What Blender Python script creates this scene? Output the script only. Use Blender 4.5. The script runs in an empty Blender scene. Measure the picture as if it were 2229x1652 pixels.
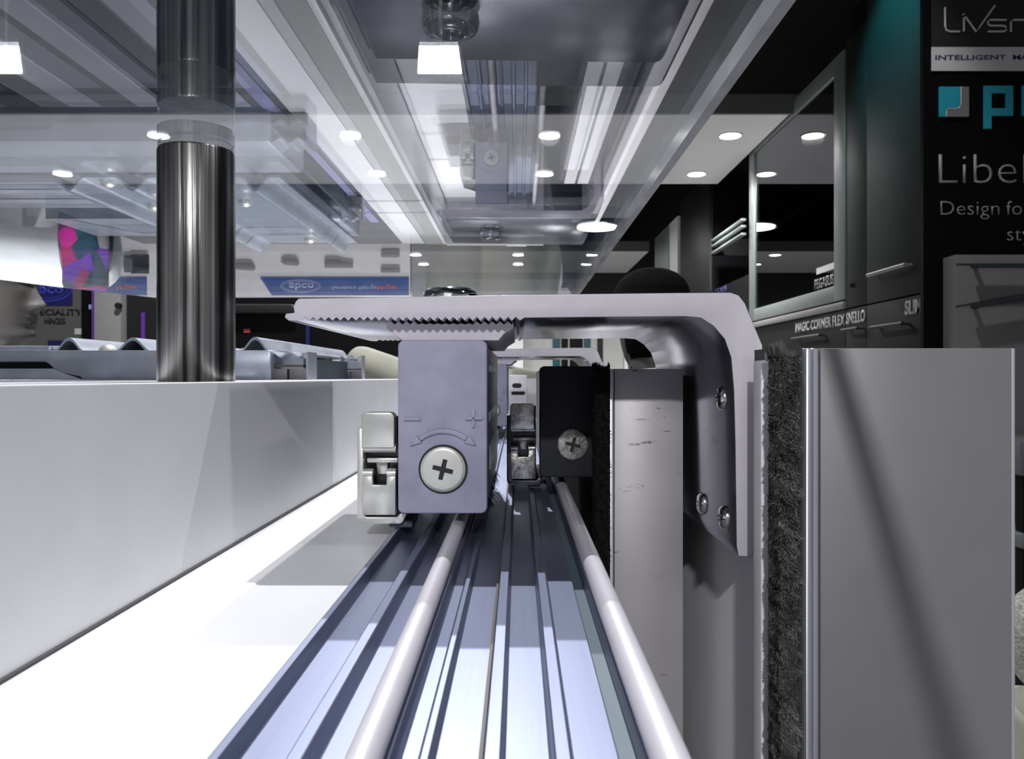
import bpy, bmesh, math, random
from mathutils import Vector, Matrix
random.seed(7)
SC = bpy.context.scene
COL = SC.collection
CZ = 1.5            # height of the lens above the floor (m)
F = 1750.0          # focal length in pixels of the 2229 px wide frame
VX, VY = 1128.0, 822.0
PI = math.pi

# ------------------------------------------------------------------ camera
cd = bpy.data.cameras.new('camera')
cam = bpy.data.objects.new('camera', cd); COL.objects.link(cam)
cam.location = (0, 0, CZ); cam.rotation_euler = (PI/2, 0, 0)
cd.sensor_fit = 'HORIZONTAL'; cd.sensor_width = 36.0
cd.lens = F/2229*36.0
cd.shift_x = -13.5/2229; cd.shift_y = -4.0/2229
cd.clip_start = 0.01; cd.clip_end = 60
cd.dof.use_dof = True; cd.dof.focus_distance = 0.26; cd.dof.aperture_fstop = 65
SC.camera = cam
# ------------------------------------------------------------------ view + world
vs = SC.view_settings
vs.view_transform = 'Standard'; vs.look = 'None'; vs.gamma = 1; vs.exposure = 0.33
vs.use_curve_mapping = False
w = bpy.data.worlds.new('world'); SC.world = w; w.use_nodes = True
w.node_tree.nodes['Background'].inputs[0].default_value = (0.93, 0.95, 1.0, 1)
w.node_tree.nodes['Background'].inputs[1].default_value = 0.20

# ------------------------------------------------------------------ lights
def spot(name, loc, target, power, size=0.02, angle=70, color=(1, 1, 1), blend=0.3):
    l = bpy.data.lights.new(name, 'SPOT'); l.energy = power; l.shadow_soft_size = size
    l.spot_size = math.radians(angle); l.spot_blend = blend; l.color = color
    o = bpy.data.objects.new(name, l); COL.objects.link(o)
    o.location = (loc[0], loc[1], CZ+loc[2])
    d = Vector(target)-Vector(loc)
    o.rotation_euler = d.to_track_quat('-Z', 'Y').to_euler()
    return o
def area(name, loc, target, power, size, color=(1, 1, 1)):
    l = bpy.data.lights.new(name, 'AREA'); l.energy = power; l.size = size; l.color = color
    o = bpy.data.objects.new(name, l); COL.objects.link(o)
    o.location = (loc[0], loc[1], CZ+loc[2])
    d = Vector(target)-Vector(loc)
    o.rotation_euler = d.to_track_quat('-Z', 'Y').to_euler()
    return o
spot('scene_spot', (-0.10, 0.96, 1.3), (-0.03, 0.22, 0), 80, 0.008, 60)
spot('scene_spot', (-0.15, 1.72, 1.3), (-0.03, 0.3, 0), 68, 0.010, 60)
spot('scene_spot', (-0.06, -0.75, 0.47), (0.0, 0.25, 0), 23, 0.012, 60)
spot('added_fill_spot', (-0.7, 1.7, 2.2), (-0.75, 3.0, -0.5), 160, 0.03, 75)  # added spot to brighten the display boards, not a known fixture
spot('added_fill_spot', (0.6, 1.9, 2.2), (0.3, 3.0, -0.8), 60, 0.03, 75)  # added fill on the low partition and boards
spot('added_fill_spot', (-0.95, 0.6, 1.0), (-0.95, 1.5, -0.2), 85, 0.03, 50)  # added fill to brighten the person in white
spot('scene_spot', (0.85, 0.15, 1.2), (-0.085, 0.35, 0), 11, 0.05, 50)  # added fill lamp to lighten the plinth side, no such fixture known
area('front_fill_area', (-0.2, -1.2, 0.9), (0, 0.3, 0), 2.0, 0.9)  # added soft fill from behind the lens, no real panel there

# ------------------------------------------------------------------ materials
def nodes_of(m):
    m.use_nodes = True
    return m.node_tree.nodes, m.node_tree.links
def mat(name, col, rough=0.5, metal=0.0, spec=0.5, noise=0.0, nscale=40.0, bump=0.0, bscale=200.0,
        stretch=None, emit=None, estr=0.0, coat=0.0):
    m = bpy.data.materials.new(name); N, L = nodes_of(m)
    b = N['Principled BSDF']
    b.inputs['Base Color'].default_value = (*col, 1)
    b.inputs['Roughness'].default_value = rough
    b.inputs['Metallic'].default_value = metal
    b.inputs['Specular IOR Level'].default_value = spec
    if coat: b.inputs['Coat Weight'].default_value = coat
    tc = N.new('ShaderNodeTexCoord'); mp = N.new('ShaderNodeMapping')
    L.new(tc.outputs['Object'], mp.inputs['Vector'])
    if stretch: mp.inputs['Scale'].default_value = stretch
    if True:
        n = N.new('ShaderNodeTexNoise'); n.inputs['Scale'].default_value = nscale
        n.inputs['Detail'].default_value = 5
        L.new(mp.outputs[0], n.inputs['Vector'])
        r = N.new('ShaderNodeMapRange')
        r.inputs['From Min'].default_value = 0.3; r.inputs['From Max'].default_value = 0.7
        r.inputs['To Min'].default_value = 1-max(noise, 0.03); r.inputs['To Max'].default_value = 1+max(noise, 0.03)
        L.new(n.outputs['Fac'], r.inputs['Value'])
        v = N.new('ShaderNodeVectorMath'); v.operation = 'SCALE'
        v.inputs[0].default_value = col
        L.new(r.outputs[0], v.inputs['Scale'])
        L.new(v.outputs[0], b.inputs['Base Color'])
    if bump:
        n2 = N.new('ShaderNodeTexNoise'); n2.inputs['Scale'].default_value = bscale
        n2.inputs['Detail'].default_value = 4
        L.new(mp.outputs[0], n2.inputs['Vector'])
        bp = N.new('ShaderNodeBump'); bp.inputs['Strength'].default_value = bump
        bp.inputs['Distance'].default_value = 0.0005
        L.new(n2.outputs['Fac'], bp.inputs['Height']); L.new(bp.outputs[0], b.inputs['Normal'])
    if emit:
        b.inputs['Emission Color'].default_value = (*emit, 1); b.inputs['Emission Strength'].default_value = estr
    return m
def glass_mat(name, tint, f0, dust=0.0, dustcol=(0.1, 0.25, 0.4), rough=0.0, scratch=0.0, grazing=5.0, streak=(1, 1, 1)):
    m = bpy.data.materials.new(name); N, L = nodes_of(m)
    N.remove(N['Principled BSDF']); out = N['Material Output']
    g = N.new('ShaderNodeNewGeometry'); d = N.new('ShaderNodeVectorMath'); d.operation = 'DOT_PRODUCT'
    L.new(g.outputs['Normal'], d.inputs[0]); L.new(g.outputs['Incoming'], d.inputs[1])
    def M(op, a, b=None):
        n = N.new('ShaderNodeMath'); n.operation = op
        for i, x in enumerate((a, b)):
            if x is None: continue
            if isinstance(x, (int, float)): n.inputs[i].default_value = x
            else: L.new(x, n.inputs[i])
        return n.outputs[0]
    c = M('ABSOLUTE', d.outputs['Value'])
    p = M('POWER', M('SUBTRACT', 1.0, c), grazing)
    fr = M('ADD', f0, M('MULTIPLY', p, 1-f0))
    t = N.new('ShaderNodeBsdfTransparent'); t.inputs[0].default_value = (*tint, 1)
    gl = N.new('ShaderNodeBsdfGlossy'); gl.inputs['Roughness'].default_value = rough
    gl.inputs['Color'].default_value = (0.96, 0.97, 1, 1)
    mx = N.new('ShaderNodeMixShader'); L.new(fr, mx.inputs[0]); L.new(t.outputs[0], mx.inputs[1]); L.new(gl.outputs[0], mx.inputs[2])
    last = mx.outputs[0]
    if dust:
        tc = N.new('ShaderNodeTexCoord'); mp = N.new('ShaderNodeMapping'); mp.inputs['Scale'].default_value = streak
        L.new(tc.outputs['Object'], mp.inputs['Vector'])
        n = N.new('ShaderNodeTexNoise'); n.inputs['Scale'].default_value = 9; n.inputs['Detail'].default_value = 10
        n.inputs['Roughness'].default_value = 0.7; n.inputs['Distortion'].default_value = 1.2
        L.new(mp.outputs[0], n.inputs['Vector'])
        fac = M('MULTIPLY', M('POWER', n.outputs['Fac'], 3.0), dust)
        df = N.new('ShaderNodeBsdfDiffuse'); df.inputs[0].default_value = (*dustcol, 1)
        mx2 = N.new('ShaderNodeMixShader'); L.new(fac, mx2.inputs[0]); L.new(last, mx2.inputs[1]); L.new(df.outputs[0], mx2.inputs[2])
        last = mx2.outputs[0]
        if scratch:
            for k, (sc, rot, dist) in enumerate((((6, 1.4, 1), 0.5, 3.0), ((2.0, 9, 1), -0.25, 2.0))):
                mp = N.new('ShaderNodeMapping'); mp.inputs['Scale'].default_value = sc; mp.inputs['Rotation'].default_value = (0, 0, rot)
                L.new(tc.outputs['Object'], mp.inputs['Vector'])
                n = N.new('ShaderNodeTexNoise'); n.inputs['Scale'].default_value = 4.5; n.inputs['Detail'].default_value = 7; n.inputs['Distortion'].default_value = dist
                n.noise_type = 'RIDGED_MULTIFRACTAL'; n.inputs['Roughness'].default_value = 0.6
                L.new(mp.outputs[0], n.inputs['Vector'])
                fac = M('MINIMUM', M('MULTIPLY', M('POWER', M('MAXIMUM', n.outputs['Fac'], 0.0), 4.0), scratch), 0.5)
                mx3 = N.new('ShaderNodeMixShader'); L.new(fac, mx3.inputs[0]); L.new(last, mx3.inputs[1]); L.new(df.outputs[0], mx3.inputs[2])
                last = mx3.outputs[0]
    L.new(last, out.inputs['Surface'])
    return m
M = {}
M['white'] = mat('white_laminate', (0.80, 0.80, 0.83), 0.35, noise=0.02)
M['plinthtop'] = mat('grey_plinth_top', (0.10, 0.10, 0.11), 0.5, noise=0.1)
M['whitematte'] = mat('white_paint', (0.74, 0.74, 0.76), 0.6)
M['alu'] = mat('anodised_aluminium', (0.62, 0.62, 0.70), 0.34, 0.75, noise=0.05, nscale=15, bump=0.05)
M['alurail'] = mat('clear_anodised_rail', (0.215, 0.235, 0.33), 0.44, 0.96, noise=0.04, stretch=(30, 0.6, 30))
M['rod'] = mat('satin_rod', (0.66, 0.64, 0.70), 0.38, 0.25, noise=0.05, nscale=60)
M['bracket'] = mat('extruded_bracket', (0.39, 0.39, 0.45), 0.19, 0.92, noise=0.10, nscale=25, stretch=(1, 1, 1), bump=0.05)
M['bracketface'] = mat('sawn_bracket_face', (0.64, 0.60, 0.66), 0.65, 0.15, noise=0.05, nscale=90)
M['steel'] = mat('bright_steel', (0.62, 0.62, 0.60), 0.28, 0.62, noise=0.05, nscale=120)
M['steelworn'] = mat('worn_steel', (0.36, 0.35, 0.33), 0.32, 0.9, noise=0.45, nscale=420, bump=0.3, bscale=900)
M['screwm'] = mat('nickel_screw', (0.64, 0.64, 0.60), 0.42, 0.55, noise=0.05, nscale=300)
M['chrome'] = mat('chrome', (0.7, 0.7, 0.7), 0.06, 1.0)
M['black'] = mat('black_plastic', (0.006, 0.006, 0.008), 0.5)
M['blackcap'] = mat('black_cap_plastic', (0.012, 0.013, 0.019), 0.55, noise=0.1, nscale=200)
M['darkmetal'] = mat('dark_metal', (0.05, 0.05, 0.055), 0.3, 0.8)
M['capgrey'] = mat('lavender_grey_plastic', (0.335, 0.33, 0.455), 0.55, noise=0.12, nscale=110, bump=0.1, bscale=900)
M['foot'] = mat('grey_foot_plastic', (0.07, 0.07, 0.09), 0.6)
M['pile'] = mat('dark_grey_pile', (0.13, 0.128, 0.125), 0.95, noise=0.75, nscale=160)
M['pileblack'] = mat('black_pile', (0.004, 0.004, 0.005), 0.95)
M['doorface'] = mat('door_profile_grey', (0.19, 0.19, 0.195), 0.45, 0.2, noise=0.04, nscale=60)
M['doorwhite'] = mat('white_door_leaf', (0.78, 0.76, 0.80), 0.45)
M['gasket'] = mat('dark_gasket', (0.02, 0.025, 0.05), 0.5)
M['slot'] = mat('dark_teal_groove', (0.10, 0.14, 0.17), 0.5)  # dark teal tone of the right-hand track groove
M['seam'] = mat('grey_seam_sealant', (0.12, 0.12, 0.12), 0.7)
M['runner'] = mat('powder_coated_runner', (0.31, 0.335, 0.40), 0.34, 0.4, noise=0.14, nscale=60)
M['runnershade'] = mat('shaded_runner', (0.01, 0.025, 0.035), 0.5)  # runner colour darkened to hold the shade on its side and slot
M['brown'] = mat('brown_slider', (0.09, 0.08, 0.07), 0.6)
M['pole'] = None
M['floor'] = mat('pale_floor_tile', (0.62, 0.62, 0.62), 0.9, noise=0.2)
M['wallgrey'] = mat('grey_wall', (0.22, 0.22, 0.22), 0.8)
M['walldark'] = mat('dark_wall', (0.015, 0.015, 0.017), 0.8)
M['ceilblack'] = mat('black_open_ceiling', (0.003, 0.003, 0.004), 0.9)
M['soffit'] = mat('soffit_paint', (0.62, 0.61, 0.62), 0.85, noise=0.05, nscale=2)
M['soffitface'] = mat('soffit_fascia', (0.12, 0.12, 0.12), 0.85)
M['lamp'] = mat('lamp_diffuser', (1, 1, 1), 0.5, emit=(1, 1, 0.98), estr=14)
M['lampring'] = mat('lamp_trim', (0.5, 0.5, 0.5), 0.4)
M['cab'] = mat('charcoal_cabinet', (0.016, 0.017, 0.017), 0.5, spec=0.2, noise=0.1, nscale=20)
M['cabblack'] = mat('black_cabinet', (0.003, 0.003, 0.004), 0.5, spec=0.15)
M['cabframe'] = mat('aluminium_door_frame', (0.22, 0.245, 0.24), 0.4, 0.3)
M['letter'] = mat('grey_lettering', (0.30, 0.29, 0.29), 0.6)
M['signgrey'] = mat('sign_charcoal', (0.022, 0.022, 0.023), 0.6, spec=0.2)
M['signwhite'] = mat('sign_white', (0.55, 0.55, 0.55), 0.6)
M['signblack'] = mat('sign_black', (0.002, 0.002, 0.003), 0.6, spec=0.1)
M['teal'] = mat('teal_print', (0.01, 0.30, 0.40), 0.5)
M['navytext'] = mat('navy_text', (0.03, 0.035, 0.12), 0.6)
M['drawergrey'] = mat('grey_drawer_front', (0.17, 0.16, 0.165), 0.5)
M['handled'] = mat('dark_handle', (0.03, 0.04, 0.045), 0.35, 0.5)
M['blue'] = mat('blue_banner', (0.0, 0.055, 0.30), 0.5)
M['navy'] = mat('navy_logo_print', (0.005, 0.008, 0.10), 0.5)
M['blueline'] = mat('blue_logo_line', (0.04, 0.05, 0.45), 0.5)
M['bannertext'] = mat('pale_banner_text', (0.35, 0.40, 0.65), 0.5)
M['redtext'] = mat('red_banner_text', (0.65, 0.09, 0.07), 0.5)
M['board'] = mat('white_display_board', (0.70, 0.68, 0.70), 0.6)
M['boardgrey'] = mat('grey_sample', (0.16, 0.15, 0.15), 0.5)
M['postergrey'] = mat('grey_poster', (0.10, 0.098, 0.095), 0.7)
M['skin'] = mat('skin', (0.085, 0.08, 0.077), 0.5, noise=0.08, nscale=60)
M['hair'] = mat('black_hair', (0.003, 0.003, 0.003), 0.9, spec=0.1, noise=0.3, nscale=200)
M['shirtwhite'] = mat('white_cotton', (0.80, 0.83, 0.86), 0.85, noise=0.05, bump=0.3, bscale=60)
M['khaki'] = mat('khaki_cloth', (0.40, 0.395, 0.34), 0.85, noise=0.08, nscale=12)
M['trouser'] = mat('dark_trousers', (0.02, 0.02, 0.025), 0.9)
M['shirtdark'] = mat('black_shirt', (0.004, 0.004, 0.005), 0.9)
M['knit'] = mat('white_knit', (0.62, 0.62, 0.58), 0.95, noise=0.5, nscale=90, stretch=(1, 1, 3))
M['cream'] = mat('cream_fabric', (0.72, 0.71, 0.60), 0.8)
M['purple'] = mat('purple_strip', (0.18, 0.04, 0.42), 0.5)
M['column'] = mat('pale_column', (0.30, 0.30, 0.30), 0.7)
M['violetpanel'] = mat('violet_grey_strip', (0.30, 0.30, 0.52), 0.4)
M['tealdark'] = mat('dark_teal_board', (0.005, 0.05, 0.06), 0.5)
M['acrylic'] = glass_mat('clear_acrylic', (0.985, 0.99, 0.995), 0.055, dust=0.05, dustcol=(0.12, 0.40, 0.75), streak=(1.0, 3.0, 1.0), scratch=0.02, grazing=3.9)
M['acrylicedge'] = mat('polished_acrylic_edge', (0.55, 0.56, 0.58), 0.12, 0.3, noise=0.25, nscale=30)
M['spacer'] = glass_mat('acrylic_spacer', (0.80, 0.80, 0.80), 0.10, dust=0.9, dustcol=(0.35, 0.35, 0.35), streak=(60, 60, 0.5))
M['cabglass'] = glass_mat('smoked_cabinet_glass', (0.35, 0.35, 0.35), 0.16)
# brushed pole: vertical streaks
def pole_mat():
    m = bpy.data.materials.new('brushed_steel_tube'); N, L = nodes_of(m); b = N['Principled BSDF']
    b.inputs['Metallic'].default_value = 0.95
    tc = N.new('ShaderNodeTexCoord'); mp = N.new('ShaderNodeMapping'); mp.inputs['Scale'].default_value = (420, 420, 4)
    L.new(tc.outputs['Object'], mp.inputs['Vector'])
    n = N.new('ShaderNodeTexNoise'); n.inputs['Scale'].default_value = 1.0; n.inputs['Detail'].default_value = 6
    L.new(mp.outputs[0], n.inputs['Vector'])
    r = N.new('ShaderNodeValToRGB'); r.color_ramp.elements[0].position = 0.38; r.color_ramp.elements[0].color = (0.05, 0.05, 0.05, 1)
    r.color_ramp.elements[1].position = 0.64; r.color_ramp.elements[1].color = (0.50, 0.49, 0.48, 1)
    L.new(n.outputs['Fac'], r.inputs[0]); L.new(r.outputs[0], b.inputs['Base Color'])
    b.inputs['Roughness'].default_value = 0.30
    bp = N.new('ShaderNodeBump'); bp.inputs['Strength'].default_value = 0.55; bp.inputs['Distance'].default_value = 0.0008
    L.new(n.outputs['Fac'], bp.inputs['Height']); L.new(bp.outputs[0], b.inputs['Normal'])
    return m
M['pole'] = pole_mat()
# scuffed aluminium for the front of the inner door
def scuff_mat():
    m = mat('scuffed_door_profile', (0.40, 0.38, 0.40), 0.42, 0.3, noise=0.07, nscale=30)
    N, L = m.node_tree.nodes, m.node_tree.links; b = N['Principled BSDF']
    src = b.inputs['Base Color'].links[0].from_socket
    tc = N.new('ShaderNodeTexCoord'); mp = N.new('ShaderNodeMapping'); mp.inputs['Scale'].default_value = (28, 28, 130)
    mp.inputs['Rotation'].default_value = (0, 0.22, 0)
    L.new(tc.outputs['Object'], mp.inputs['Vector'])
    n = N.new('ShaderNodeTexNoise'); n.inputs['Scale'].default_value = 2.2; n.inputs['Detail'].default_value = 9
    n.inputs['Roughness'].default_value = 0.75
    L.new(mp.outputs[0], n.inputs['Vector'])
    r = N.new('ShaderNodeValToRGB'); r.color_ramp.elements[0].position = 0.615; r.color_ramp.elements[0].color = (1, 1, 1, 1)
    r.color_ramp.elements[1].position = 0.66; r.color_ramp.elements[1].color = (0.25, 0.24, 0.26, 1)
    L.new(n.outputs['Fac'], r.inputs[0])
    v = N.new('ShaderNodeVectorMath'); v.operation = 'MULTIPLY'
    L.new(src, v.inputs[0]); L.new(r.outputs[0], v.inputs[1]); L.new(v.outputs[0], b.inputs['Base Color'])
    return m
M['scuff'] = scuff_mat()
# multicoloured cloth
def print_mat():
    m = bpy.data.materials.new('printed_cloth'); N, L = nodes_of(m); b = N['Principled BSDF']
    tc = N.new('ShaderNodeTexCoord'); v = N.new('ShaderNodeTexVoronoi'); v.inputs['Scale'].default_value = 40
    L.new(tc.outputs['Object'], v.inputs['Vector'])
    sp = N.new('ShaderNodeSeparateColor'); L.new(v.outputs['Color'], sp.inputs[0])
    r = N.new('ShaderNodeValToRGB'); r.color_ramp.interpolation = 'CONSTANT'
    e = r.color_ramp.elements; e[0].color = (0.0, 0.035, 0.06, 1); e[1].position = 0.42; e[1].color = (0.30, 0.01, 0.10, 1)
    for p, c in ((0.58, (0.42, 0.01, 0.22, 1)), (0.70, (0.01, 0.06, 0.08, 1)), (0.84, (0.12, 0.03, 0.35, 1)), (0.92, (0.35, 0.33, 0.30, 1))):
        q = e.new(p); q.color = c
    L.new(sp.outputs[0], r.inputs[0]); L.new(r.outputs[0], b.inputs['Base Color']); b.inputs['Roughness'].default_value = 0.8
    return m
M['print'] = print_mat()

# ------------------------------------------------------------------ builders (millimetres, camera at 0,0,0)
def PX(px, py, d):
    """millimetre point at depth d seen at pixel (px,py); used only to read sizes off the photograph"""
    return ((px-VX)*d/F, (VY-py)*d/F)
class MB:
    def __init__(s): s.v = []; s.f = []; s.mi = []
    def add(s, vs, fs, mi=0):
        k = len(s.v); s.v += [tuple(p) for p in vs]; s.f += [tuple(i+k for i in f) for f in fs]; s.mi += [mi]*len(fs); return s
    def box(s, x0, x1, y0, y1, z0, z1, mi=0):
        vs = [(x, y, z) for z in (z0, z1) for y in (y0, y1) for x in (x0, x1)]
        return s.add(vs, [(0, 2, 3, 1), (4, 5, 7, 6), (0, 1, 5, 4), (2, 6, 7, 3), (0, 4, 6, 2), (1, 3, 7, 5)], mi)
    def prism(s, pts, a0, a1, axis='y', mi=0, capmi=None):
        n = len(pts)
        def P(p, a):
            if axis == 'y': return (p[0], a, p[1])
            if axis == 'x': return (a, p[0], p[1])
            return (p[0], p[1], a)
        vs = [P(p, a0) for p in pts]+[P(p, a1) for p in pts]
        s.add(vs, [(i, (i+1) % n, n+(i+1) % n, n+i) for i in range(n)], mi)
        k = len(s.v)-2*n
        s.f += [tuple(k+i for i in range(n))[::-1], tuple(k+n+i for i in range(n))]; c = mi if capmi is None else capmi
        s.mi += [c, c]
        return s
    def lathe(s, prof, c, axis='z', seg=48, mi=0):
        """prof: (r, h) list; closed at both ends where r=0"""
        rings = []
        for r, h in prof:
            ring = []
            for i in range(seg):
                a = 2*PI*i/seg; u, v = r*math.cos(a), r*math.sin(a)
                if axis == 'z': p = (c[0]+u, c[1]+v, c[2]+h)
                elif axis == 'y': p = (c[0]+u, c[1]+h, c[2]+v)
                else: p = (c[0]+h, c[1]+u, c[2]+v)
                ring.append(p)
            rings.append(ring)
        k = len(s.v); s.v += [p for r in rings for p in r]
        for j in range(len(rings)-1):
            for i in range(seg):
                a, b = k+j*seg+i, k+j*seg+(i+1) % seg
                s.f.append((a, b, b+seg, a+seg)); s.mi.append(mi)
        s.f.append(tuple(k+i for i in range(seg))[::-1]); s.mi.append(mi)
        s.f.append(tuple(k+(len(rings)-1)*seg+i for i in range(seg))); s.mi.append(mi)
        return s
    def cyl(s, c, r, h, axis='z', seg=40, mi=0): return s.lathe([(r, 0), (r, h)], c, axis, seg, mi)
    def tube(s, pts, rad, seg=12, mi=0):
        pts = [Vector(p) for p in pts]; rings = []
        for i, p in enumerate(pts):
            t = (pts[min(i+1, len(pts)-1)]-pts[max(i-1, 0)]).normalized()
            up = Vector((0, 0, 1)) if abs(t.z) < 0.9 else Vector((0, 1, 0))
            a = t.cross(up).normalized(); b = a.cross(t)
            r = rad[i] if isinstance(rad, (list, tuple)) else rad
            rings.append([p+a*(r*math.cos(2*PI*j/seg))+b*(r*math.sin(2*PI*j/seg)) for j in range(seg)])
        k = len(s.v); s.v += [tuple(q) for r in rings for q in r]
        for j in range(len(rings)-1):
            for i in range(seg):
                a, b = k+j*seg+i, k+j*seg+(i+1) % seg
                s.f.append((a, b, b+seg, a+seg)); s.mi.append(mi)
        s.f.append(tuple(k+i for i in range(seg))[::-1]); s.mi.append(mi)
        s.f.append(tuple(k+(len(rings)-1)*seg+i for i in range(seg))); s.mi.append(mi)
        return s
    def build(s, name, m, parent=None, bevel=0.0, seg=2, smooth=35, orient=True):
        o = parent.location if parent is not None else Vector((0, 0, 0))
        if parent is not None and parent.parent is not None: o = parent.parent.location
        o = Vector(o)
        me = bpy.data.meshes.new(name)
        bm = bmesh.new()
        bv = [bm.verts.new((x/1000-o.x, y/1000-o.y, z/1000+CZ-o.z)) for x, y, z in s.v]
        for f, mi in zip(s.f, s.mi):
            try: q = bm.faces.new([bv[i] for i in f]); q.material_index = mi
            except ValueError: pass
        if orient: bmesh.ops.recalc_face_normals(bm, faces=bm.faces)
        if bevel:
            bm.normal_update()
            es = [e for e in bm.edges if len(e.link_faces) == 2 and e.calc_face_angle(0) > math.radians(28)]
            bmesh.ops.bevel(bm, geom=es, offset=bevel/1000, segments=seg, affect='EDGES', profile=0.5, clamp_overlap=True)
        bm.to_mesh(me); bm.free()
        for mm in (m if isinstance(m, (list, tuple)) else [m]): me.materials.append(mm)
        if smooth:
            me.polygons.foreach_set('use_smooth', [True]*len(me.polygons))
            me.set_sharp_from_angle(angle=math.radians(smooth))
        ob = bpy.data.objects.new(name, me); COL.objects.link(ob)
        if parent is not None: ob.parent = parent
        return ob
def tag(o, label, cat, group=None, kind=None):
    o['label'] = label; o['category'] = cat
    if group: o['group'] = group
    if kind: o['kind'] = kind
    return o
def thing(name, label, cat, loc, group=None):
    o = bpy.data.objects.new(name, None); COL.objects.link(o)
    o.empty_display_size = 0.01
    o.location = (loc[0]/1000, loc[1]/1000, CZ+loc[2]/1000)
    return tag(o, label, cat, group)
def struct(name, mb, m, **k):
    o = mb.build(name, m, None, **k); o['kind'] = 'structure'; return o
def copy_tree(o, parent=None):
    c = o.copy(); COL.objects.link(c); c.parent = parent
    for ch in [x for x in list(bpy.data.objects) if x.parent == o]: copy_tree(ch, c)
    return c
def move(o, dx, dy, dz=0): o.location = (o.location.x+dx/1000, o.location.y+dy/1000, o.location.z+dz/1000)
def rrect(x0, x1, z0, z1, r, n=5):
    if not isinstance(r, (tuple, list)): r = (r,)*4   # bl, br, tr, tl
    out = []
    for (cx, cz, a0, rr) in ((x0+r[0], z0+r[0], PI, r[0]), (x1-r[1], z0+r[1], 1.5*PI, r[1]), (x1-r[2], z1-r[2], 0, r[2]), (x0+r[3], z1-r[3], 0.5*PI, r[3])):
        if rr < 1e-6: out.append((cx, cz)); continue
        for i in range(n+1):
            a = a0+0.5*PI*i/n; out.append((cx+rr*math.cos(a), cz+rr*math.sin(a)))
    return out
def text(name, s, size, loc, m, parent, facing='-y', width=None, extrude=1.0, align='LEFT', bold=0.0, shear=0.0, space=1.0):
    """flat letters on a surface; size = capital height in mm, loc = baseline start in mm"""
    cu = bpy.data.curves.new(name, 'FONT'); cu.body = s; cu.size = 1.0; cu.extrude = 0.0; cu.offset = bold
    cu.shear = shear; cu.space_character = space; cu.resolution_u = 3
    t = bpy.data.objects.new('tmp', cu); COL.objects.link(t)
    bpy.context.view_layer.update()
    dg = bpy.context.evaluated_depsgraph_get()
    me = bpy.data.meshes.new_from_object(t.evaluated_get(dg)); bpy.data.objects.remove(t)
    xs = [v.co.x for v in me.vertices]; x0, x1 = min(xs), max(xs)
    k = size/0.72/1000
    kx = k if width is None else width/1000/(x1-x0)
    bm = bmesh.new(); bm.from_mesh(me)
    r = bmesh.ops.extrude_face_region(bm, geom=list(bm.faces))
    bmesh.ops.translate(bm, verts=[e for e in r['geom'] if isinstance(e, bmesh.types.BMVert)], vec=(0, 0, 1))
    o = parent.location if parent is not None else Vector((0, 0, 0))
    if parent is not None and parent.parent is not None: o = parent.parent.location
    L0 = Vector((loc[0]/1000, loc[1]/1000, CZ+loc[2]/1000))-Vector(o)
    e = extrude/1000
    for v in bm.verts:
        a, b, h = (v.co.x-x0)*kx, v.co.y*k, v.co.z*e
        if align == 'RIGHT': a -= (x1-x0)*kx
        if facing == '-y': p = Vector((a, -h, b))
        elif facing == '-x': p = Vector((-h, -a, b))     # read from the aisle, letters run towards the viewer
        v.co = L0+p
    bmesh.ops.recalc_face_normals(bm, faces=bm.faces)
    bm.to_mesh(me); bm.free(); me.materials.clear(); me.materials.append(m); me.name = name
    ob = bpy.data.objects.new(name, me); COL.objects.link(ob)
    if parent is not None: ob.parent = parent
    return ob

# ================================================================== ROOM
FL = -1500
struct('floor', MB().box(-6000, 4000, -3000, 9200, FL-20, FL), M['floor'])
struct('ceiling', MB().box(-6000, 4000, -3000, 9200, 2500, 2520), M['ceilblack'])
struct('wall_back', MB().box(-6000, 4000, 9200, 9260, FL, 2500), M['walldark'])
struct('wall_left', MB().box(-6060, -6000, 0, 9200, FL, 2500), M['walldark'])
struct('wall_right', MB().box(4000, 4060, 0, 9200, FL, 2500), M['walldark'])
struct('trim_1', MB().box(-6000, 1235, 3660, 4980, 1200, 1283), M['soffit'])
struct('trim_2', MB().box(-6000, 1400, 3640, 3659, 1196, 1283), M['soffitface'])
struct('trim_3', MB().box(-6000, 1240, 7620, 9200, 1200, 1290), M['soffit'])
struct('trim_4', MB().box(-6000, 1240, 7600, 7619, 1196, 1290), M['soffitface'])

def downlight(x, y, z, r, label, group, power=90):
    t = thing('downlight', label, 'ceiling light', (x, y, z), group)
    MB().lathe([(r*1.15, -0.5), (r*1.15, -3), (r, -5), (r, -0.5)], (x, y, z), 'z', 32).build('trim_ring', M['lampring'], t)
    MB().cyl((x, y, z-6), r*0.97, 5, 'z', 32).build('diffuser', M['lamp'], t)
    l = bpy.data.lights.new('downlight_lamp', 'SPOT'); l.energy = power; l.spot_size = math.radians(150); l.shadow_soft_size = r/1000; l.spot_blend = 0.8
    o = bpy.data.objects.new('downlight_lamp', l); COL.objects.link(o); o.location = (x/1000, y/1000, CZ+z/1000-0.012)
    return t
cols = ((-2680, 'fifth'), (-1780, 'fourth'), (-830, 'third'), (155, 'second'), (1050, 'rightmost'))
for y, rn in ((3980, 'near'), (4730, 'far')):
    for x, cn in cols:
        downlight(x, y, 1200, 52, 'round white downlight in the %s row of the pale soffit, %s from the cabinets' % (rn, cn if cn == 'rightmost' else cn+' counting'), 'downlights in the pale soffit')
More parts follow.
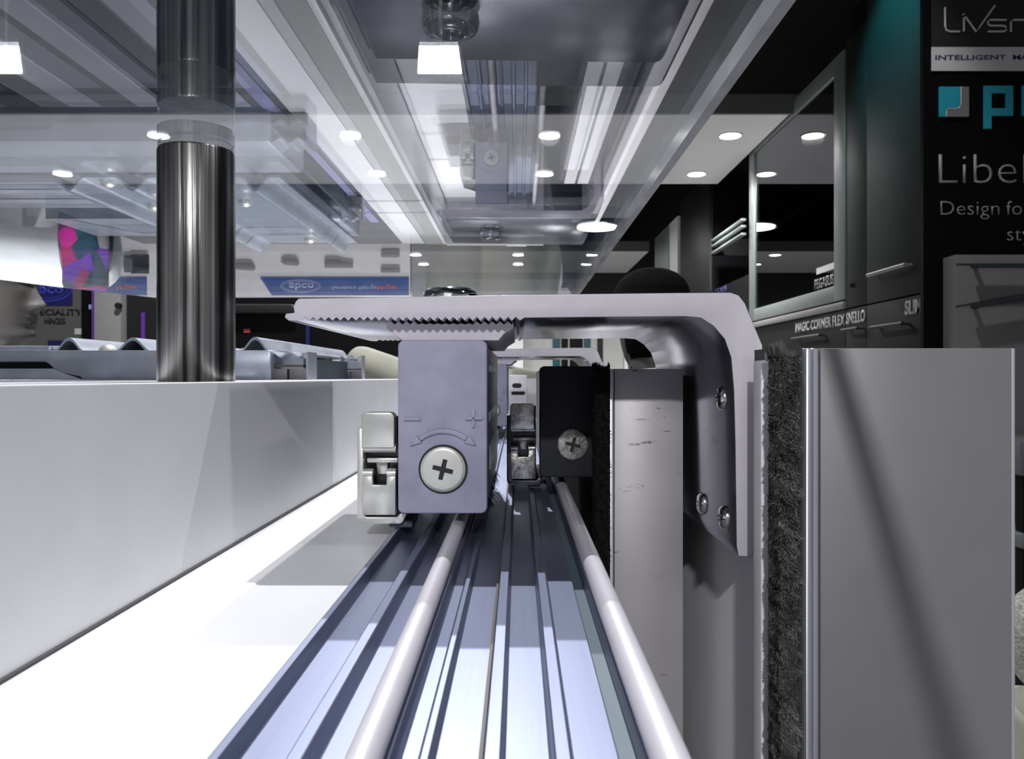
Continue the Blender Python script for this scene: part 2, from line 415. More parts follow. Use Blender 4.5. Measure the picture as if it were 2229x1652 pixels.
for y, rn in ((7850, 'front'), (8500, 'rear')):
    for x, cn in ((-1000, 'left of the bracket bolt'), (0, 'above the middle of the track'), (720, 'beside the sheet edge')):
        downlight(x, y, 1200, 55, 'small bright downlight in the distant soffit, %s row, %s' % (rn, cn), 'downlights in the distant soffit', 50)
# round pendant lamp seen through the clear sheet
t = thing('pendant_lamp', 'large round white disc lamp hanging behind the clear sheet', 'pendant lamp', (630, 6400, 1200))
MB().lathe([(60, 30), (150, 14), (166, 0), (166, -6), (150, -7)], (630, 6400, 1205), 'z', 48).build('lamp_shade', M['lampring'], t)
MB().cyl((630, 6400, 1190), 158, 7, 'z', 48).build('diffuser', M['lamp'], t)
MB().cyl((630, 6400, 1234), 6, 1264, 'z', 10).build('hanging_rod', M['black'], t)

# ================================================================== WHITE DISPLAY PLINTH (left) AND WARDROBE TOP
t = thing('display_plinth', 'tall white plinth left of the track, carrying the steel post and runners', 'plinth', (-260, 500, FL))
MB().box(-445, -109, 40, 955, FL, -2.0).build('body', M['plinthtop'], t)
MB().box(-108.9, -89.1, 40, 955, -1.99, -1.3).build('inlay_strip', M['column'], t)
MB().box(-108.9, -89.1, 40, 955, FL, -2.0).build('core_board', M['plinthtop'], t)
MB().box(-89, -85, 40, 955, FL, -1.2).build('side_panel', M['white'], t, bevel=0.5)
MB().box(-136, -110, 60, 950, -1.99, -1.3).build('inlay_strip', M['white'], t)
for x0, x1, y1, mm in ((-150, -141, 820, 'violetpanel'), (-175, -156, 470, 'alu'), (-203, -190, 470, 'darkmetal'), (-222, -206, 470, 'alu'), (-262, -243, 470, 'alu'), (-300, -280, 470, 'darkmetal')):
    MB().box(x0, x1, 60, y1, -1.99, -1.3).build('inlay_strip', M[mm], t)
t = thing('wardrobe_carcass', 'white wardrobe top surface under the aluminium track, glossy and brightly lit', 'wardrobe', (-32, 650, FL))
MB().box(-84.9, 21.5, 40, 950, FL, -52.6).build('body', M['white'], t)
MB().box(-84.2, -39.8, 40, 950, -52.5, -50).build('top_panel', M['white'], t)
MB().box(-84.9, -84.3, 40, 950, -52.5, -49.4).build('seam', M['seam'], t)
MB().box(-84.9, 30, 950.2, 962, FL, -1).build('end_panel', M['white'], t)
t = thing('end_stop', 'small white block with two dark slots at the far track end', 'end stop', (-3, 935, -50))
MB().box(-14, 10, 930, 945, -49.9, 3).build('block', M['white'], t, bevel=1)
MB().prism(rrect(-7, 4, -12, -6.5, 2.7), 929.6, 930.4).build('slot', M['black'], t)
MB().prism(rrect(-8, 8, -20, -16, 1.9), 929.6, 930.4).build('slot', M['black'], t)

# ================================================================== TRACK
t = thing('sliding_track', 'ribbed anodised aluminium track running away from the lens', 'sliding track', (-9, 650, -52.5))
prof = [(-37.8, -52.4), (-37.8, -46.2), (-36.4, -46.2), (-35.9, -49.2), (-29.2, -49.2), (-28.6, -46.8), (-26.6, -46.8), (-26.0, -50.0),
        (-21.8, -50.0), (-21.2, -47.6), (-20.4, -47.3), (-18.6, -49.2), (-16.8, -47.3), (-16.0, -47.6), (-15.4, -50.0), (-13.0, -50.0), (-12.6, -48.4), (-11.4, -48.4), (-11.0, -50.2),
        (-4.6, -50.2), (-4.3, -47.0), (-2.2, -47.0), (-1.8, -50.0), (4.2, -50.0), (4.6, -47.2), (6.6, -47.2), (7.0, -49.0), (13.0, -49.0), (13.3, -51.2),
        (15.8, -51.2), (16.0, -47.6), (16.9, -47.4), (18.2, -49.0), (19.6, -47.4), (20.4, -47.6), (21.4, -50.0), (21.4, -52.4)]
MB().prism(prof, 45, 948).build('profile', M['alurail'], t, bevel=0.18, seg=1)
MB().box(-39.7, -37.9, 45, 948, -52.4, -48.6).build('gasket', M['gasket'], t)
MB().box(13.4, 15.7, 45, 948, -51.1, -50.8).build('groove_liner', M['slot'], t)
MB().box(-5.2, -4.65, 45, 948, -50.1, -49.5).build('groove_liner', M['brown'], t)
MB().cyl((-18.6, 45, -46.0), 2.2, 903, 'y', 28).build('guide_rod', M['rod'], t)
MB().cyl((18.2, 45, -45.8), 2.4, 903, 'y', 28).build('guide_rod', M['rod'], t)

# ================================================================== HANGER BRACKETS
def cross(cx, cz, r, wd, ang, y0, y1):
    pts = []
    for k in range(4):
        a = ang+k*PI/2; u = Vector((math.cos(a), math.sin(a))); v = Vector((-u.y, u.x))
        pts += [u*wd-v*wd if False else u*(wd*1.0)-v*wd, u*r-v*wd*0.92, u*r+v*wd*0.92]
    q = [(cx+p.x, cz+p.y) for p in pts]
    return MB().prism(q, y0, y1)
def make_bracket():
    D = 235.0
    t = thing('hanger_bracket', 'large cast aluminium door bracket nearest the lens, arching over the grey carriage', 'bracket', (0, 300, -52), 'door hanger brackets')
    p = [(650, 649), (1470, 637), (1590, 636), (1608, 642), (1622, 660), (1660, 752), (1660, 760), (1643, 762), (1642, 1196), (1637, 1209), (1630, 1212), (1607, 1211),
         (1603, 1188), (1600, 960), (1597, 850), (1591, 778), (1577, 738), (1553, 710), (1525, 692), (1490, 689), (1142, 692)]
    x = 1140.0
    while x > 668:
        p += [(x-8.5, 698.5), (x-17, 690.5)]; x -= 17
    p += [(650, 699), (628, 698), (619, 690), (622, 682), (640, 680), (638, 668), (643, 656)]
    pts = [PX(a, b, D) for a, b in p]
    MB().prism(pts, D, 365, mi=0, capmi=1).build('arm', [M['bracket'], M['bracketface']], t, bevel=0.18, seg=2)
    # serrated clamp plate under the arm
    q = [(842, 712)]
    x = 842.0
    q = [(842, 716), (842, 701)]
    while x < 1110:
        q += [(x+8.5, 698.5 if x < 905 or x > 1015 else 703), (x+17, 706)]; x += 17
    q += [(1118, 701), (1118, 714), (1098, 726), (1085, 741), (878, 741), (860, 728)]
    MB().prism([PX(a, b, 242) for a, b in q], 242, 340).build('clamp_plate', M['bracketface'], t, bevel=0.12, seg=1)
    # bolt on top
    bx, by = -24.6, 292
    b = MB().lathe([(9.2, 0), (10.4, 0.6), (10.6, 4.2), (9.6, 6.2), (8.2, 7.2), (5.0, 7.6), (4.6, 4.5), (0.01, 4.5)], (bx, by, 25.0), 'z', 48).build('bolt', M['chrome'], t)
    # screws on the inside of the leg
    for (px, py, d) in ((1583, 868, 244), (1536, 1100, 272.5), (1587, 1132, 242.8), (1541, 862, 270)):
        if px == 1541: continue
        z = (VY-py)*d/F; xx = 63.3 if py > 1000 else 62.9
        s = MB().lathe([(0.01, -0.9), (1.3, -0.9), (1.4, -1.7), (2.6, -1.6), (3.5, -1.0), (3.9, -0.2), (3.9, 0.6)], (xx, d+4, z), 'x', 32).build('screw', M['chrome'], t)
        MB().box(xx-1.2, xx-0.85, d+4-1.4, d+4+1.4, z-0.35, z+0.35).box(xx-1.2, xx-0.85, d+4-0.35, d+4+0.35, z-1.4, z+1.4).build('drive_recess', M['black'], s)
    return t
bracket = make_bracket()
far = copy_tree(bracket); move(far, 0, 434)
far['label'] = 'smaller looking aluminium bracket farther along the track, behind the black carriage'

# ================================================================== CARRIAGES
def make_carriage(top, right, capm, bodym, cliplabel, worn, label, group, emboss=True):
    t = thing('roller_carriage', label, 'door carriage', (-24, 300, -44.8), group)
    # cap
    ec = MB().prism(rrect(-35.9, right, -40.6, top, 1.9), 240, 249).build('end_cap', capm, t, bevel=0.5, seg=3)
    bd = MB().prism(rrect(-34.6, right-0.15, -39.4, top-1.0, 1.2), 249.1, 365).build('housing', bodym, t, bevel=0.2)
    MB().box(right-0.1, right+0.25, 262, 352, -30, -22).box(right-0.1, right+0.25, 258, 356, -14, -11).box(right-0.1, right+0.3, 258, 356, 2 if top > 8 else -3, 4 if top > 8 else -1).build('side_rail', M['steel'], t, bevel=0.05, seg=1)
    sx, sz, sr = -22.4, -27.3, 6.75
    MB().lathe([(7.35, -0.04), (7.35, -0.25), (6.9, -0.25), (6.9, -0.04)], (sx, 240, sz), 'y', 48).build('screw_rim', M['black'], t)
    s = MB().lathe([(6.75, -0.05), (6.75, -0.7), (6.1, -1.15), (5.7, -1.2), (0.01, -1.2)], (sx, 240, sz), 'y', 56).build('screw', M['steelworn'] if worn else M['screwm'], t)
    cr = cross(sx, sz, 3.1, 0.72, math.radians(-14), 238.75, 239.2).build('drive_recess', M['black'], s)
    if emboss:
        e = MB()
        def bar(x0, x1, z, th=0.5): e.prism(rrect(x0, x1, z-th/2, z+th/2, th/2.01, 4), 239.1, 240.3)
        bar(-34.3, -29.0, -12.3, 0.85)
        bar(-15.9, -10.6, -12.1, 0.85)
        e.prism(rrect(-13.7, -12.9, -14.8, -9.4, 0.39, 4), 239.1, 240.3)
        e.build('plus_minus_mark', capm, ec, bevel=0.25, seg=2)
        a = MB(); R0, R1 = 10.6, 12.1; cx, cz = sx, sz
        a0, a1 = math.radians(52), math.radians(128); n = 26
        pts = [(cx+R1*math.cos(a0+(a1-a0)*i/n), cz+R1*math.sin(a0+(a1-a0)*i/n)) for i in range(n+1)]
        pts += [(cx+R0*math.cos(a1-(a1-a0)*i/n), cz+R0*math.sin(a1-(a1-a0)*i/n)) for i in range(n+1)]
        a.prism(pts, 239.1, 240.3)
        for sg, an in ((-1, a0), (1, a1)):
            b0 = Vector((cx+11.45*math.cos(an), cz+11.45*math.sin(an))); rad = Vector((math.cos(an), math.sin(an))); tn = Vector((-rad.y, rad.x))*sg
            tri = [b0+rad*1.5, b0+tn*3.6+rad*0.1, b0-rad*1.5]
            a.prism([tuple(p) for p in tri], 239.1, 240.3)
        a.build('arrow_mark', capm, ec, bevel=0.4, seg=2)
    # spring clip on the left of the cap
    st = M['steelworn'] if worn else M['steel']; ks = 248/F
    def X(px): return (px-VX)*ks
    def Z(py): return (VY-py)*ks
    th = 1.35
    outer = rrect(X(779), X(884), Z(1139), Z(932), (2.4, 2.4, 0.3, 0.3))
    u = [(X(779), Z(932)), (X(779), Z(1139)+2.4)]
    for i in range(1, 7):
        an = PI+0.5*PI*i/6; u.append((X(779)+2.4+2.4*math.cos(an), Z(1139)+2.4+2.4*math.sin(an)))
    for i in range(0, 6):
        an = 1.5*PI+0.5*PI*i/6; u.append((X(880)-1.6+1.6*math.cos(an), Z(1139)+1.6+1.6*math.sin(an)))
    u += [(X(886), Z(1117)), (X(872), Z(1117)), (X(866), Z(1125)), (X(798), Z(1125)), (X(792), Z(1118)), (X(792), Z(932))]
    fr = MB().prism(u, 247, 300).build('clip_frame', M['darkmetal'] if worn else st, t, bevel=0.15)
    MB().prism([(X(791.5), Z(1124.5)), (X(866), Z(1124.5)), (X(866), Z(905)), (X(791.5), Z(932))], 254, 298).build('clip_core', M['darkmetal'], fr)
    MB().prism(rrect(X(789), X(860), Z(974), Z(897), (0.3, 0.3, 1.7, 1.7)), 246.4, 252).build('clip_tab', st, fr, bevel=0.25, seg=3)
    MB().tube([(X(789.5), 248.4, Z(976)), (X(862), 248.4, Z(976))], 1.35, 16).build('clip_roll', st, fr)
    MB().box(X(797), X(865), 249, 253, Z(1008), Z(998)).build('clip_bar', st, fr, bevel=0.3)
    h = MB(); h.tube([(X(791), 248.2, Z(1030)), (X(812), 248.2, Z(1030))], 1.5, 16); h.tube([(X(843), 248.2, Z(1030)), (X(862), 248.2, Z(1030))], 1.5, 16)
    h.build('hinge_barrel', st, fr)
    MB().prism([(X(814), Z(1006)), (X(841), Z(1006)), (X(838), Z(1035)), (X(818), Z(1035))], 251.5, 253).build('clip_tongue', st, fr, bevel=0.2)
    pl = [(X(790.8), Z(1120)), (X(862), Z(1120)), (X(862), Z(1036)), (X(843), Z(1036)), (X(842), Z(1055)), (X(813), Z(1055)), (X(812), Z(1036)), (X(790.8), Z(1036))]
    MB().prism(pl, 247.0, 249.4).build('clip_plate', st, fr, bevel=0.22)
    MB().box(X(845), X(897), 249, 262, Z(1150), Z(1134)).build('foot', M['foot'], t, bevel=0.5)
    # rollers riding on the rod and a tuft of sealing bristles under the housing
    for yy in (275, 335):
        MB().lathe([(2.0, -2.2), (3.2, -2.0), (2.6, 0), (3.2, 2.0), (2.0, 2.2)], (-18.6, yy, -41.0), 'x', 28).build('roller', M['black'], t)
    b = MB()
    for i in range(500):
        y = random.uniform(262, 350); x = -12+random.uniform(-1.5, 1.8); a = random.uniform(-0.6, 0.9); L = random.uniform(2.5, 4.6)
        b.tube([(x, y, -39), (x+a*L*0.6, y+random.uniform(-.8, .8), -39.5-L*0.6), (x+a*L, y+random.uniform(-1, 1), -39.4-L)], [0.12, 0.09, 0.03], 3)
    b.build('bristle_strip', M['black'], t, smooth=0, orient=False)
    return t
c1 = make_carriage(11.2, -9.3, M['capgrey'], M['steelworn'], None, False, 'lavender grey roller carriage with minus and plus marks around its screw, nearest the lens', 'roller carriages on the track')
c2 = make_carriage(4.7, -12.5, M['blackcap'], M['darkmetal'], None, True, 'black roller carriage with worn steel clip beside the inner door', 'roller carriages on the track', emboss=False)
move(c2, 44.7, 88)
c3 = copy_tree(c1); move(c3, 0, 434)
c3['label'] = 'rear roller carriage under the far bracket, mostly hidden behind the grey one'

# ================================================================== DOORS
def pile(x0, x1, y0, y1, zt, zb, m, parent, n, L, sd=1):
    rnd = random.Random(sd); b = MB()
    b.box(x0+L*0.35, x1, y0+L*0.35, y1, FL+20, zt-L*0.4)
    for i in range(n):
        z = zb+(zt-L*0.3-zb)*rnd.random()
        top = rnd.random() < 0.06
        if top: z = zt-L*0.5
        x = rnd.uniform(x0+L*0.3, x1-0.2); y = y0+L*0.45; 
        if rnd.random() < 0.35: x = x0+L*0.4; y = rnd.uniform(y0+L*0.4, y1)
        cl = 0.6*math.sin(z*1.7+x*0.9)+0.5*math.sin(z*0.61+2*x)+rnd.uniform(-0.6, 0.6)
        l = L*(0.75+0.35*math.sin(z*0.9+x*1.3)*math.sin(z*0.37)+rnd.uniform(-0.15, 0.3))
        dx = cl*0.5*l+( -0.1*l if x < x0+L*0.5 else 0)
        if x+dx < x0-0.5: dx = x0-0.5-x+rnd.uniform(0, 0.6)
        dz = rnd.uniform(-0.5, 0.45)*l+(0.9*l if top else 0); dy = -l*rnd.uniform(0.5, 0.9)
        wv = rnd.uniform(0.10, 0.22)*L/2.2
        p0 = Vector((x, y, z)); p1 = p0+Vector((dx*0.5, dy*0.6, dz*0.4)); p2 = p0+Vector((dx, dy, dz))
        s = Vector((wv*rnd.choice((-1, 1)), 0, wv*rnd.uniform(-1, 1)))
        b.add([p0-s, p0+s, p1+s*0.8, p1-s*0.8, p2], [(0, 1, 2, 3), (3, 2, 4)])
    return b.build('brush_strip', m, parent, smooth=0, orient=False)
t = thing('sliding_door', 'inner sliding door with a scuffed grey front profile, beside the black carriage', 'sliding door', (46, 460, FL+15), 'sliding door leaves')
MB().box(33.2, 59.6, 296, 640, FL+20, -9).build('leaf', M['black'], t)  # leaf coloured black to hold the shade of the gap beside it
MB().box(36.5, 45.0, 296.2, 640, -8.9, 2.6).box(47.0, 55.5, 296.2, 640, -8.9, 2.6).build('top_profile', M['doorwhite'], t)
MB().box(33.2, 36.2, 296.2, 640, -8.9, 0).box(45.1, 46.9, 296.2, 640, -8.9, 0).box(55.7, 59.6, 296.2, 640, -8.9, 0).build('top_channel', M['black'], t)
MB().box(34.9, 59.9, 292, 296, FL+20, 3.2).build('front_profile', M['scuff'], t, bevel=0.25)
MB().box(32.9, 34.6, 291.6, 296, FL+20, 3.2).build('edge_bead', M['alu'], t, bevel=0.2)
MB().box(34.7, 34.9, 293.2, 296, FL+20, 2.8).build('bead_groove', M['black'], t)
pile(27.2, 32.8, 286, 300, 4.0, -100, M['pileblack'], t, 9000, 1.8, 3)
t = thing('sliding_door', 'outer sliding door edge with wide plain grey profile, right of the thick brush', 'sliding door', (97, 500, FL+15), 'sliding door leaves')
MB().box(70.6, 122.9, 206, 800, FL+20, -12).build('leaf', M['doorwhite'], t, bevel=0.3)
MB().box(70.6, 79.0, 206, 800, -11.9, 5.0).build('top_profile', M['doorwhite'], t, bevel=0.3)
MB().box(79.2, 122.9, 206.2, 800, -11.9, -2).build('top_channel', M['black'], t)  # solid black fill carries the shade inside the open hollow profile
MB().box(75.2, 122.9, 200, 206, FL+20, 7.3).build('front_profile', M['doorface'], t, bevel=0.25)
MB().prism([(71.3, 206), (71.3, 202.2), (71.9, 200.6), (72.6, 200.6), (72.8, 201.8), (73.4, 201.8), (73.6, 200.4), (74.3, 200.4), (74.5, 201.2), (75.1, 201.2), (75.1, 206)], FL+20, 7.3, 'z').build('edge_bead', M['alu'], t, bevel=0.05, seg=1)
MB().box(122.95, 123.9, 200.5, 206, FL+20, 7.3).build('edge_bead', M['alu'], t, bevel=0.1)
MB().cyl((66.0, 214, 5.6), 1.35, 5.5, 'x', 20).build('guide_pin', M['alu'], t)
MB().box(69.5, 71.2, 204.5, 211, FL+20, 4.5).build('brush_channel', M['black'], t)
pile(64.7, 69.6, 199.6, 211, 6.2, -100, M['pile'], t, 26000, 2.7, 5)
MB().box(65.5, 70.5, 217, 224, FL+20, 4.2).build('added_lit_flange', M['white'], t, bevel=0.3)  # added white flange facing the front spot, for the leaf's lit strip

# ================================================================== STEEL POST AND CLEAR SHEET
t = thing('standoff_post', 'brushed steel post on the white plinth holding up the clear sheet', 'post', (-102, 255, -1.3))
MB().lathe([(11.5, -1.2), (11.66, -0.9), (11.66, 71.0), (11.3, 71.7)], (-102, 255, 0), 'z', 72).build('tube', M['pole'], t)
MB().lathe([(11.4, 71.8), (11.4, 73.6), (10.6, 73.8), (10.6, 74.2), (11.5, 74.5), (11.5, 78.3)], (-102, 255, 0), 'z', 72).build('spacer', M['spacer'], t)
t = thing('acrylic_sheet', 'large clear scratched acrylic sheet overhead, mirroring the hardware below', 'clear sheet', (-180, 420, 78.5))
GO = [(54.6, -250), (54.6, 776), (-355, 790), (-395, 700), (-440, 560), (-440, -250)]
g = MB(); n = len(GO)
g.add([(x, y, 78.5) for x, y in GO]+[(x, y, 84.0) for x, y in GO], [tuple(range(n))[::-1], tuple(range(n, 2*n))])
g.build('sheet', M['acrylic'], t, smooth=0, orient=False)
GE = [(54.6, -250), (54.6, 776), (-355, 790), (-395, 700), (-440, 560), (-440, -250)]
e = MB()
for i in range(n):
    (xa, ya), (xb, yb) = GO[i], GO[(i+1) % n]
    d = Vector((xb-xa, yb-ya)).normalized(); q = Vector((d.y, -d.x))
    pts = [(xa, ya), (xb, yb), (xb+q.x*3.2, yb+q.y*3.2), (xa+q.x*3.2, ya+q.y*3.2)]
    e.prism(pts, 78.5, 84.0, 'z')
e.build('polished_edge', M['acrylicedge'], t)

# ================================================================== DRAWER RUNNERS ON THE PLINTH
t = thing('drawer_runner', 'grey powder coated drawer runner lying on the plinth behind the post', 'drawer runner', (-250, 510, -1.3), 'drawer runners')
X4 = lambda px: (px-VX)*479/F
Z4 = lambda py: (VY-py)*479/F
p = [(X4(590), -1.2), (X4(590), 14.5), (X4(584), 16.3), (-420, 16.3), (-420, Z4(787.5)), (X4(98), Z4(787.5)), (X4(105), Z4(791)), (X4(116), Z4(801)), (X4(140), Z4(812)), (X4(175), Z4(820)), (X4(180), -1.2)]
MB().prism(p, 479, 552).build('front_rail', M['runner'], t, bevel=0.5)
MB().prism([(-420, -1.2), (-420, Z4(802)), (X4(116), Z4(802)), (X4(140), Z4(813)), (X4(176), -1.2)], 481, 550).build('lower_rail', M['runner'], t, bevel=0.3)
MB().box(-420, X4(120), 500, 505, 0, 12).build('inner_web', M['runnershade'], t)
def crown(x0, w, y0, y1, h, par):
    # open runner section: two side walls joined by a double-humped roof
    o = []; n = 40; th = 1.2
    def roof(u): return h-2.6*(0.5-0.5*math.cos(2*PI*2*u)) if True else h
    up = [(x0+w*i/n, roof(i/n)) for i in range(n+1)]
    lo = [(x0+th+(w-2*th)*i/n, roof(i/n)-th) for i in range(n, -1, -1)]
    pts = [(x0, -1.2)]+up+[(x0+w, -1.2), (x0+w-th, -1.2)]+lo+[(x0+th, -1.2)]
    MB().prism(pts, y0, y1).build('runner_section', M['runner'], par, smooth=50)
    MB().box(x0+w*0.14, x0+w*0.86, y0+1, y1, 6.6, 7.9).build('slide_strip', M['brown'], par)
    MB().box(x0+th+0.2, x0+w*0.42, y0+1.5, y1, -1.2, 5.4).box(x0+w*0.48, x0+w-th-0.2, y0+1.0, y1, -1.2, 5.6).build('inner_slide', M['drawergrey'], par, bevel=0.3)
crown(-149.0, 22.5, 484, 505, 15.6, t)
MB().box(-149.0, -147.5, 505.5, 694, -1.2, 13.5).build('side_web', M['runnershade'], t)
crown(-155.5, 19.6, 702, 712, 19.5, t)
MB().box(-420, -158, 714, 800, -1.2, 16).build('rear_rail', M['runner'], t, bevel=0.5)
t = thing('corrugated_plate', 'wavy folded metal plate screwed across the drawer runners', 'metal plate', (-240, 690, 16.4))
def wave(x):
    z = 18.6
    for c, a, w_ in ((-310.7, 9.2, 11), (-266.6, 9.2, 13), (-182, 9.6, 11)):
        u = (x-c)/w_
        if abs(u) < 1: z = max(z, 18.6+a*(0.5+0.5*math.cos(PI*u)))
    return z
n = 130; xs = [-319+(-165+319)*i/n for i in range(n+1)]
up = [(x, wave(x)) for x in xs]; lo = [(x, wave(x)-2.1) for x in xs[::-1]]
MB().prism(up+lo, 556, 827).build('plate', M['runner'], t, smooth=60)
for x, y in ((-289, 566), (-292, 644), (-214, 630), (-207, 800), (-225, 566)):
    MB().lathe([(6.4, 0), (6.0, 1.4), (4.4, 3.4), (1.8, 4.6), (0.01, 4.8)], (x, y, 18.6), 'z', 28).build('screw', M['screwm'], t)
t = thing('slotted_tray', 'shallow pale metal tray left of the wavy plate, seen mirrored overhead', 'metal tray', (-370, 640, 16.4))
MB().prism(rrect(-430, -322, 556, 640, 3), 16.4, 22, 'z').build('tray', M['runner'], t, bevel=1)
MB().box(-425, -326, 575, 592, 22.1, 22.8).box(-415, -326, 606, 620, 22.1, 22.8).build('rib', M['alu'], t, bevel=0.3)

# ================================================================== PEOPLE
def cone_bone(b, p0, r0, p1, r1, n=14):
    p0, p1 = Vector(p0), Vector(p1)
    pts = [p0-(p1-p0).normalized()*r0*0.9, p0-(p1-p0).normalized()*r0*0.55, p0, p0.lerp(p1, 0.5), p1, p1+(p1-p0).normalized()*r1*0.55, p1+(p1-p0).normalized()*r1*0.9]
    b.tube(pts, [r0*0.4, r0*0.83, r0, (r0+r1)/2, r1, r1*0.83, r1*0.4], n)
def ell(b, c, rx, ry, rz, seg=20, ring=12):
    c = Vector(c); vs = []; fs = []
    for j in range(ring+1):
        th = PI*j/ring
        for i in range(seg):
            a = 2*PI*i/seg; vs.append((c.x+rx*math.sin(th)*math.cos(a), c.y+ry*math.sin(th)*math.sin(a), c.z+rz*math.cos(th)))
    for j in range(ring):
        for i in range(seg): fs.append((j*seg+i, (j+1)*seg+i, (j+1)*seg+(i+1) % seg, j*seg+(i+1) % seg))
    b.add(vs, fs)
HP = [(-14, 62, -40, 50), (0, 80, -44, 40), (8, 88, -50, 46), (16, 87, -56, 51), (24, 84, -60, 55), (32, 86, -64, 58), (40, 87, -68, 61), (50, 88, -74, 64), (64, 89, -80, 67), (80, 89, -86, 69),
      (95, 90, -92, 71), (110, 91, -97, 74), (122, 95, -100, 76), (140, 96, -102, 78), (160, 94, -102, 78), (180, 86, -96, 74), (198, 72, -84, 66), (212, 52, -66, 52), (222, 30, -44, 34), (228, 10, -22, 14)]
def head_verts(grow=0.0, face=True):
    segs = 64; zs = []; k = 0
    def lerp_row(z):
        for a, b in zip(HP, HP[1:]):
            if a[0] <= z <= b[0]:
                u = (z-a[0])/(b[0]-a[0]); return [a[i]+(b[i]-a[i])*u for i in range(1, 4)]
        return HP[-1][1:]
    z = -14.0
    while z <= 228: zs.append(z); z += 3.0
    V = []
    for z in zs:
        fr, bk, w_ = lerp_row(z); cx = (fr+bk)/2-6; row = []
        for i in range(segs):
            a = 2*PI*i/segs; ca, sa = math.cos(a), math.sin(a)
            rx = (fr-cx) if ca > 0 else (cx-bk)
            e = 0.86
            x = cx+(rx+grow)*math.copysign(abs(ca)**e, ca); y = (w_+grow)*math.copysign(abs(sa)**e, sa)
            if face and ca > 0:
                def g(v, c, s_): return math.exp(-((v-c)/s_)**2)
                nose = 0
                for z0, z1, b0, b1 in ((50, 56, 0, 17), (56, 66, 17, 29), (66, 80, 29, 19), (80, 104, 19, 0)):
                    if z0 <= z <= z1: nose = b0+(b1-b0)*(z-z0)/(z1-z0)
                x += nose*math.exp(-(y/(13 if z < 68 else 9))**2)
                x += (7*g(z, 33, 5)+8*g(z, 44, 4.5)-3*g(z, 38.5, 2))*math.exp(-(y/20)**2)
                x += 4*g(z, 12, 8)*math.exp(-(y/18)**2)
                x -= 9*g(z, 106, 9)*(g(y, 32, 15)+g(y, -32, 15)); x += 5*g(z, 106, 5)*(g(y, 32, 9)+g(y, -32, 9))
                x += 4*g(z, 121, 5)*(g(y, 28, 18)+g(y, -28, 18))
            row.append((x, y, z+grow*0.6*(z/228)))
        V.append(row)
    return V
def add_head(b, T, s=1.0, **k):
    V = head_verts(**k); seg = len(V[0]); vs = [T(Vector(p)*s) for r in V for p in r]; fs = []
    for j in range(len(V)-1):
        for i in range(seg): fs.append((j*seg+i, j*seg+(i+1) % seg, (j+1)*seg+(i+1) % seg, (j+1)*seg+i))
    fs.append(tuple(range(seg))[::-1]); fs.append(tuple((len(V)-1)*seg+i for i in range(seg)))
    b.add(vs, fs)
def remeshed(b, name, m, parent, voxel, smooth=4):
    o = b.build('tmp', m, parent, smooth=0)
    r = o.modifiers.new('r', 'REMESH'); r.mode = 'VOXEL'; r.voxel_size = voxel; r.use_smooth_shade = True
    s = o.modifiers.new('s', 'SMOOTH'); s.factor = 0.5; s.iterations = smooth
    bpy.context.view_layer.update(); dg = bpy.context.evaluated_depsgraph_get()
    me = bpy.data.meshes.new_from_object(o.evaluated_get(dg)); me.name = name
    old = o.data; bpy.data.objects.remove(o); bpy.data.meshes.remove(old)
    if not me.materials: me.materials.append(m)
    ob = bpy.data.objects.new(name, me); COL.objects.link(ob); ob.parent = parent
    return ob
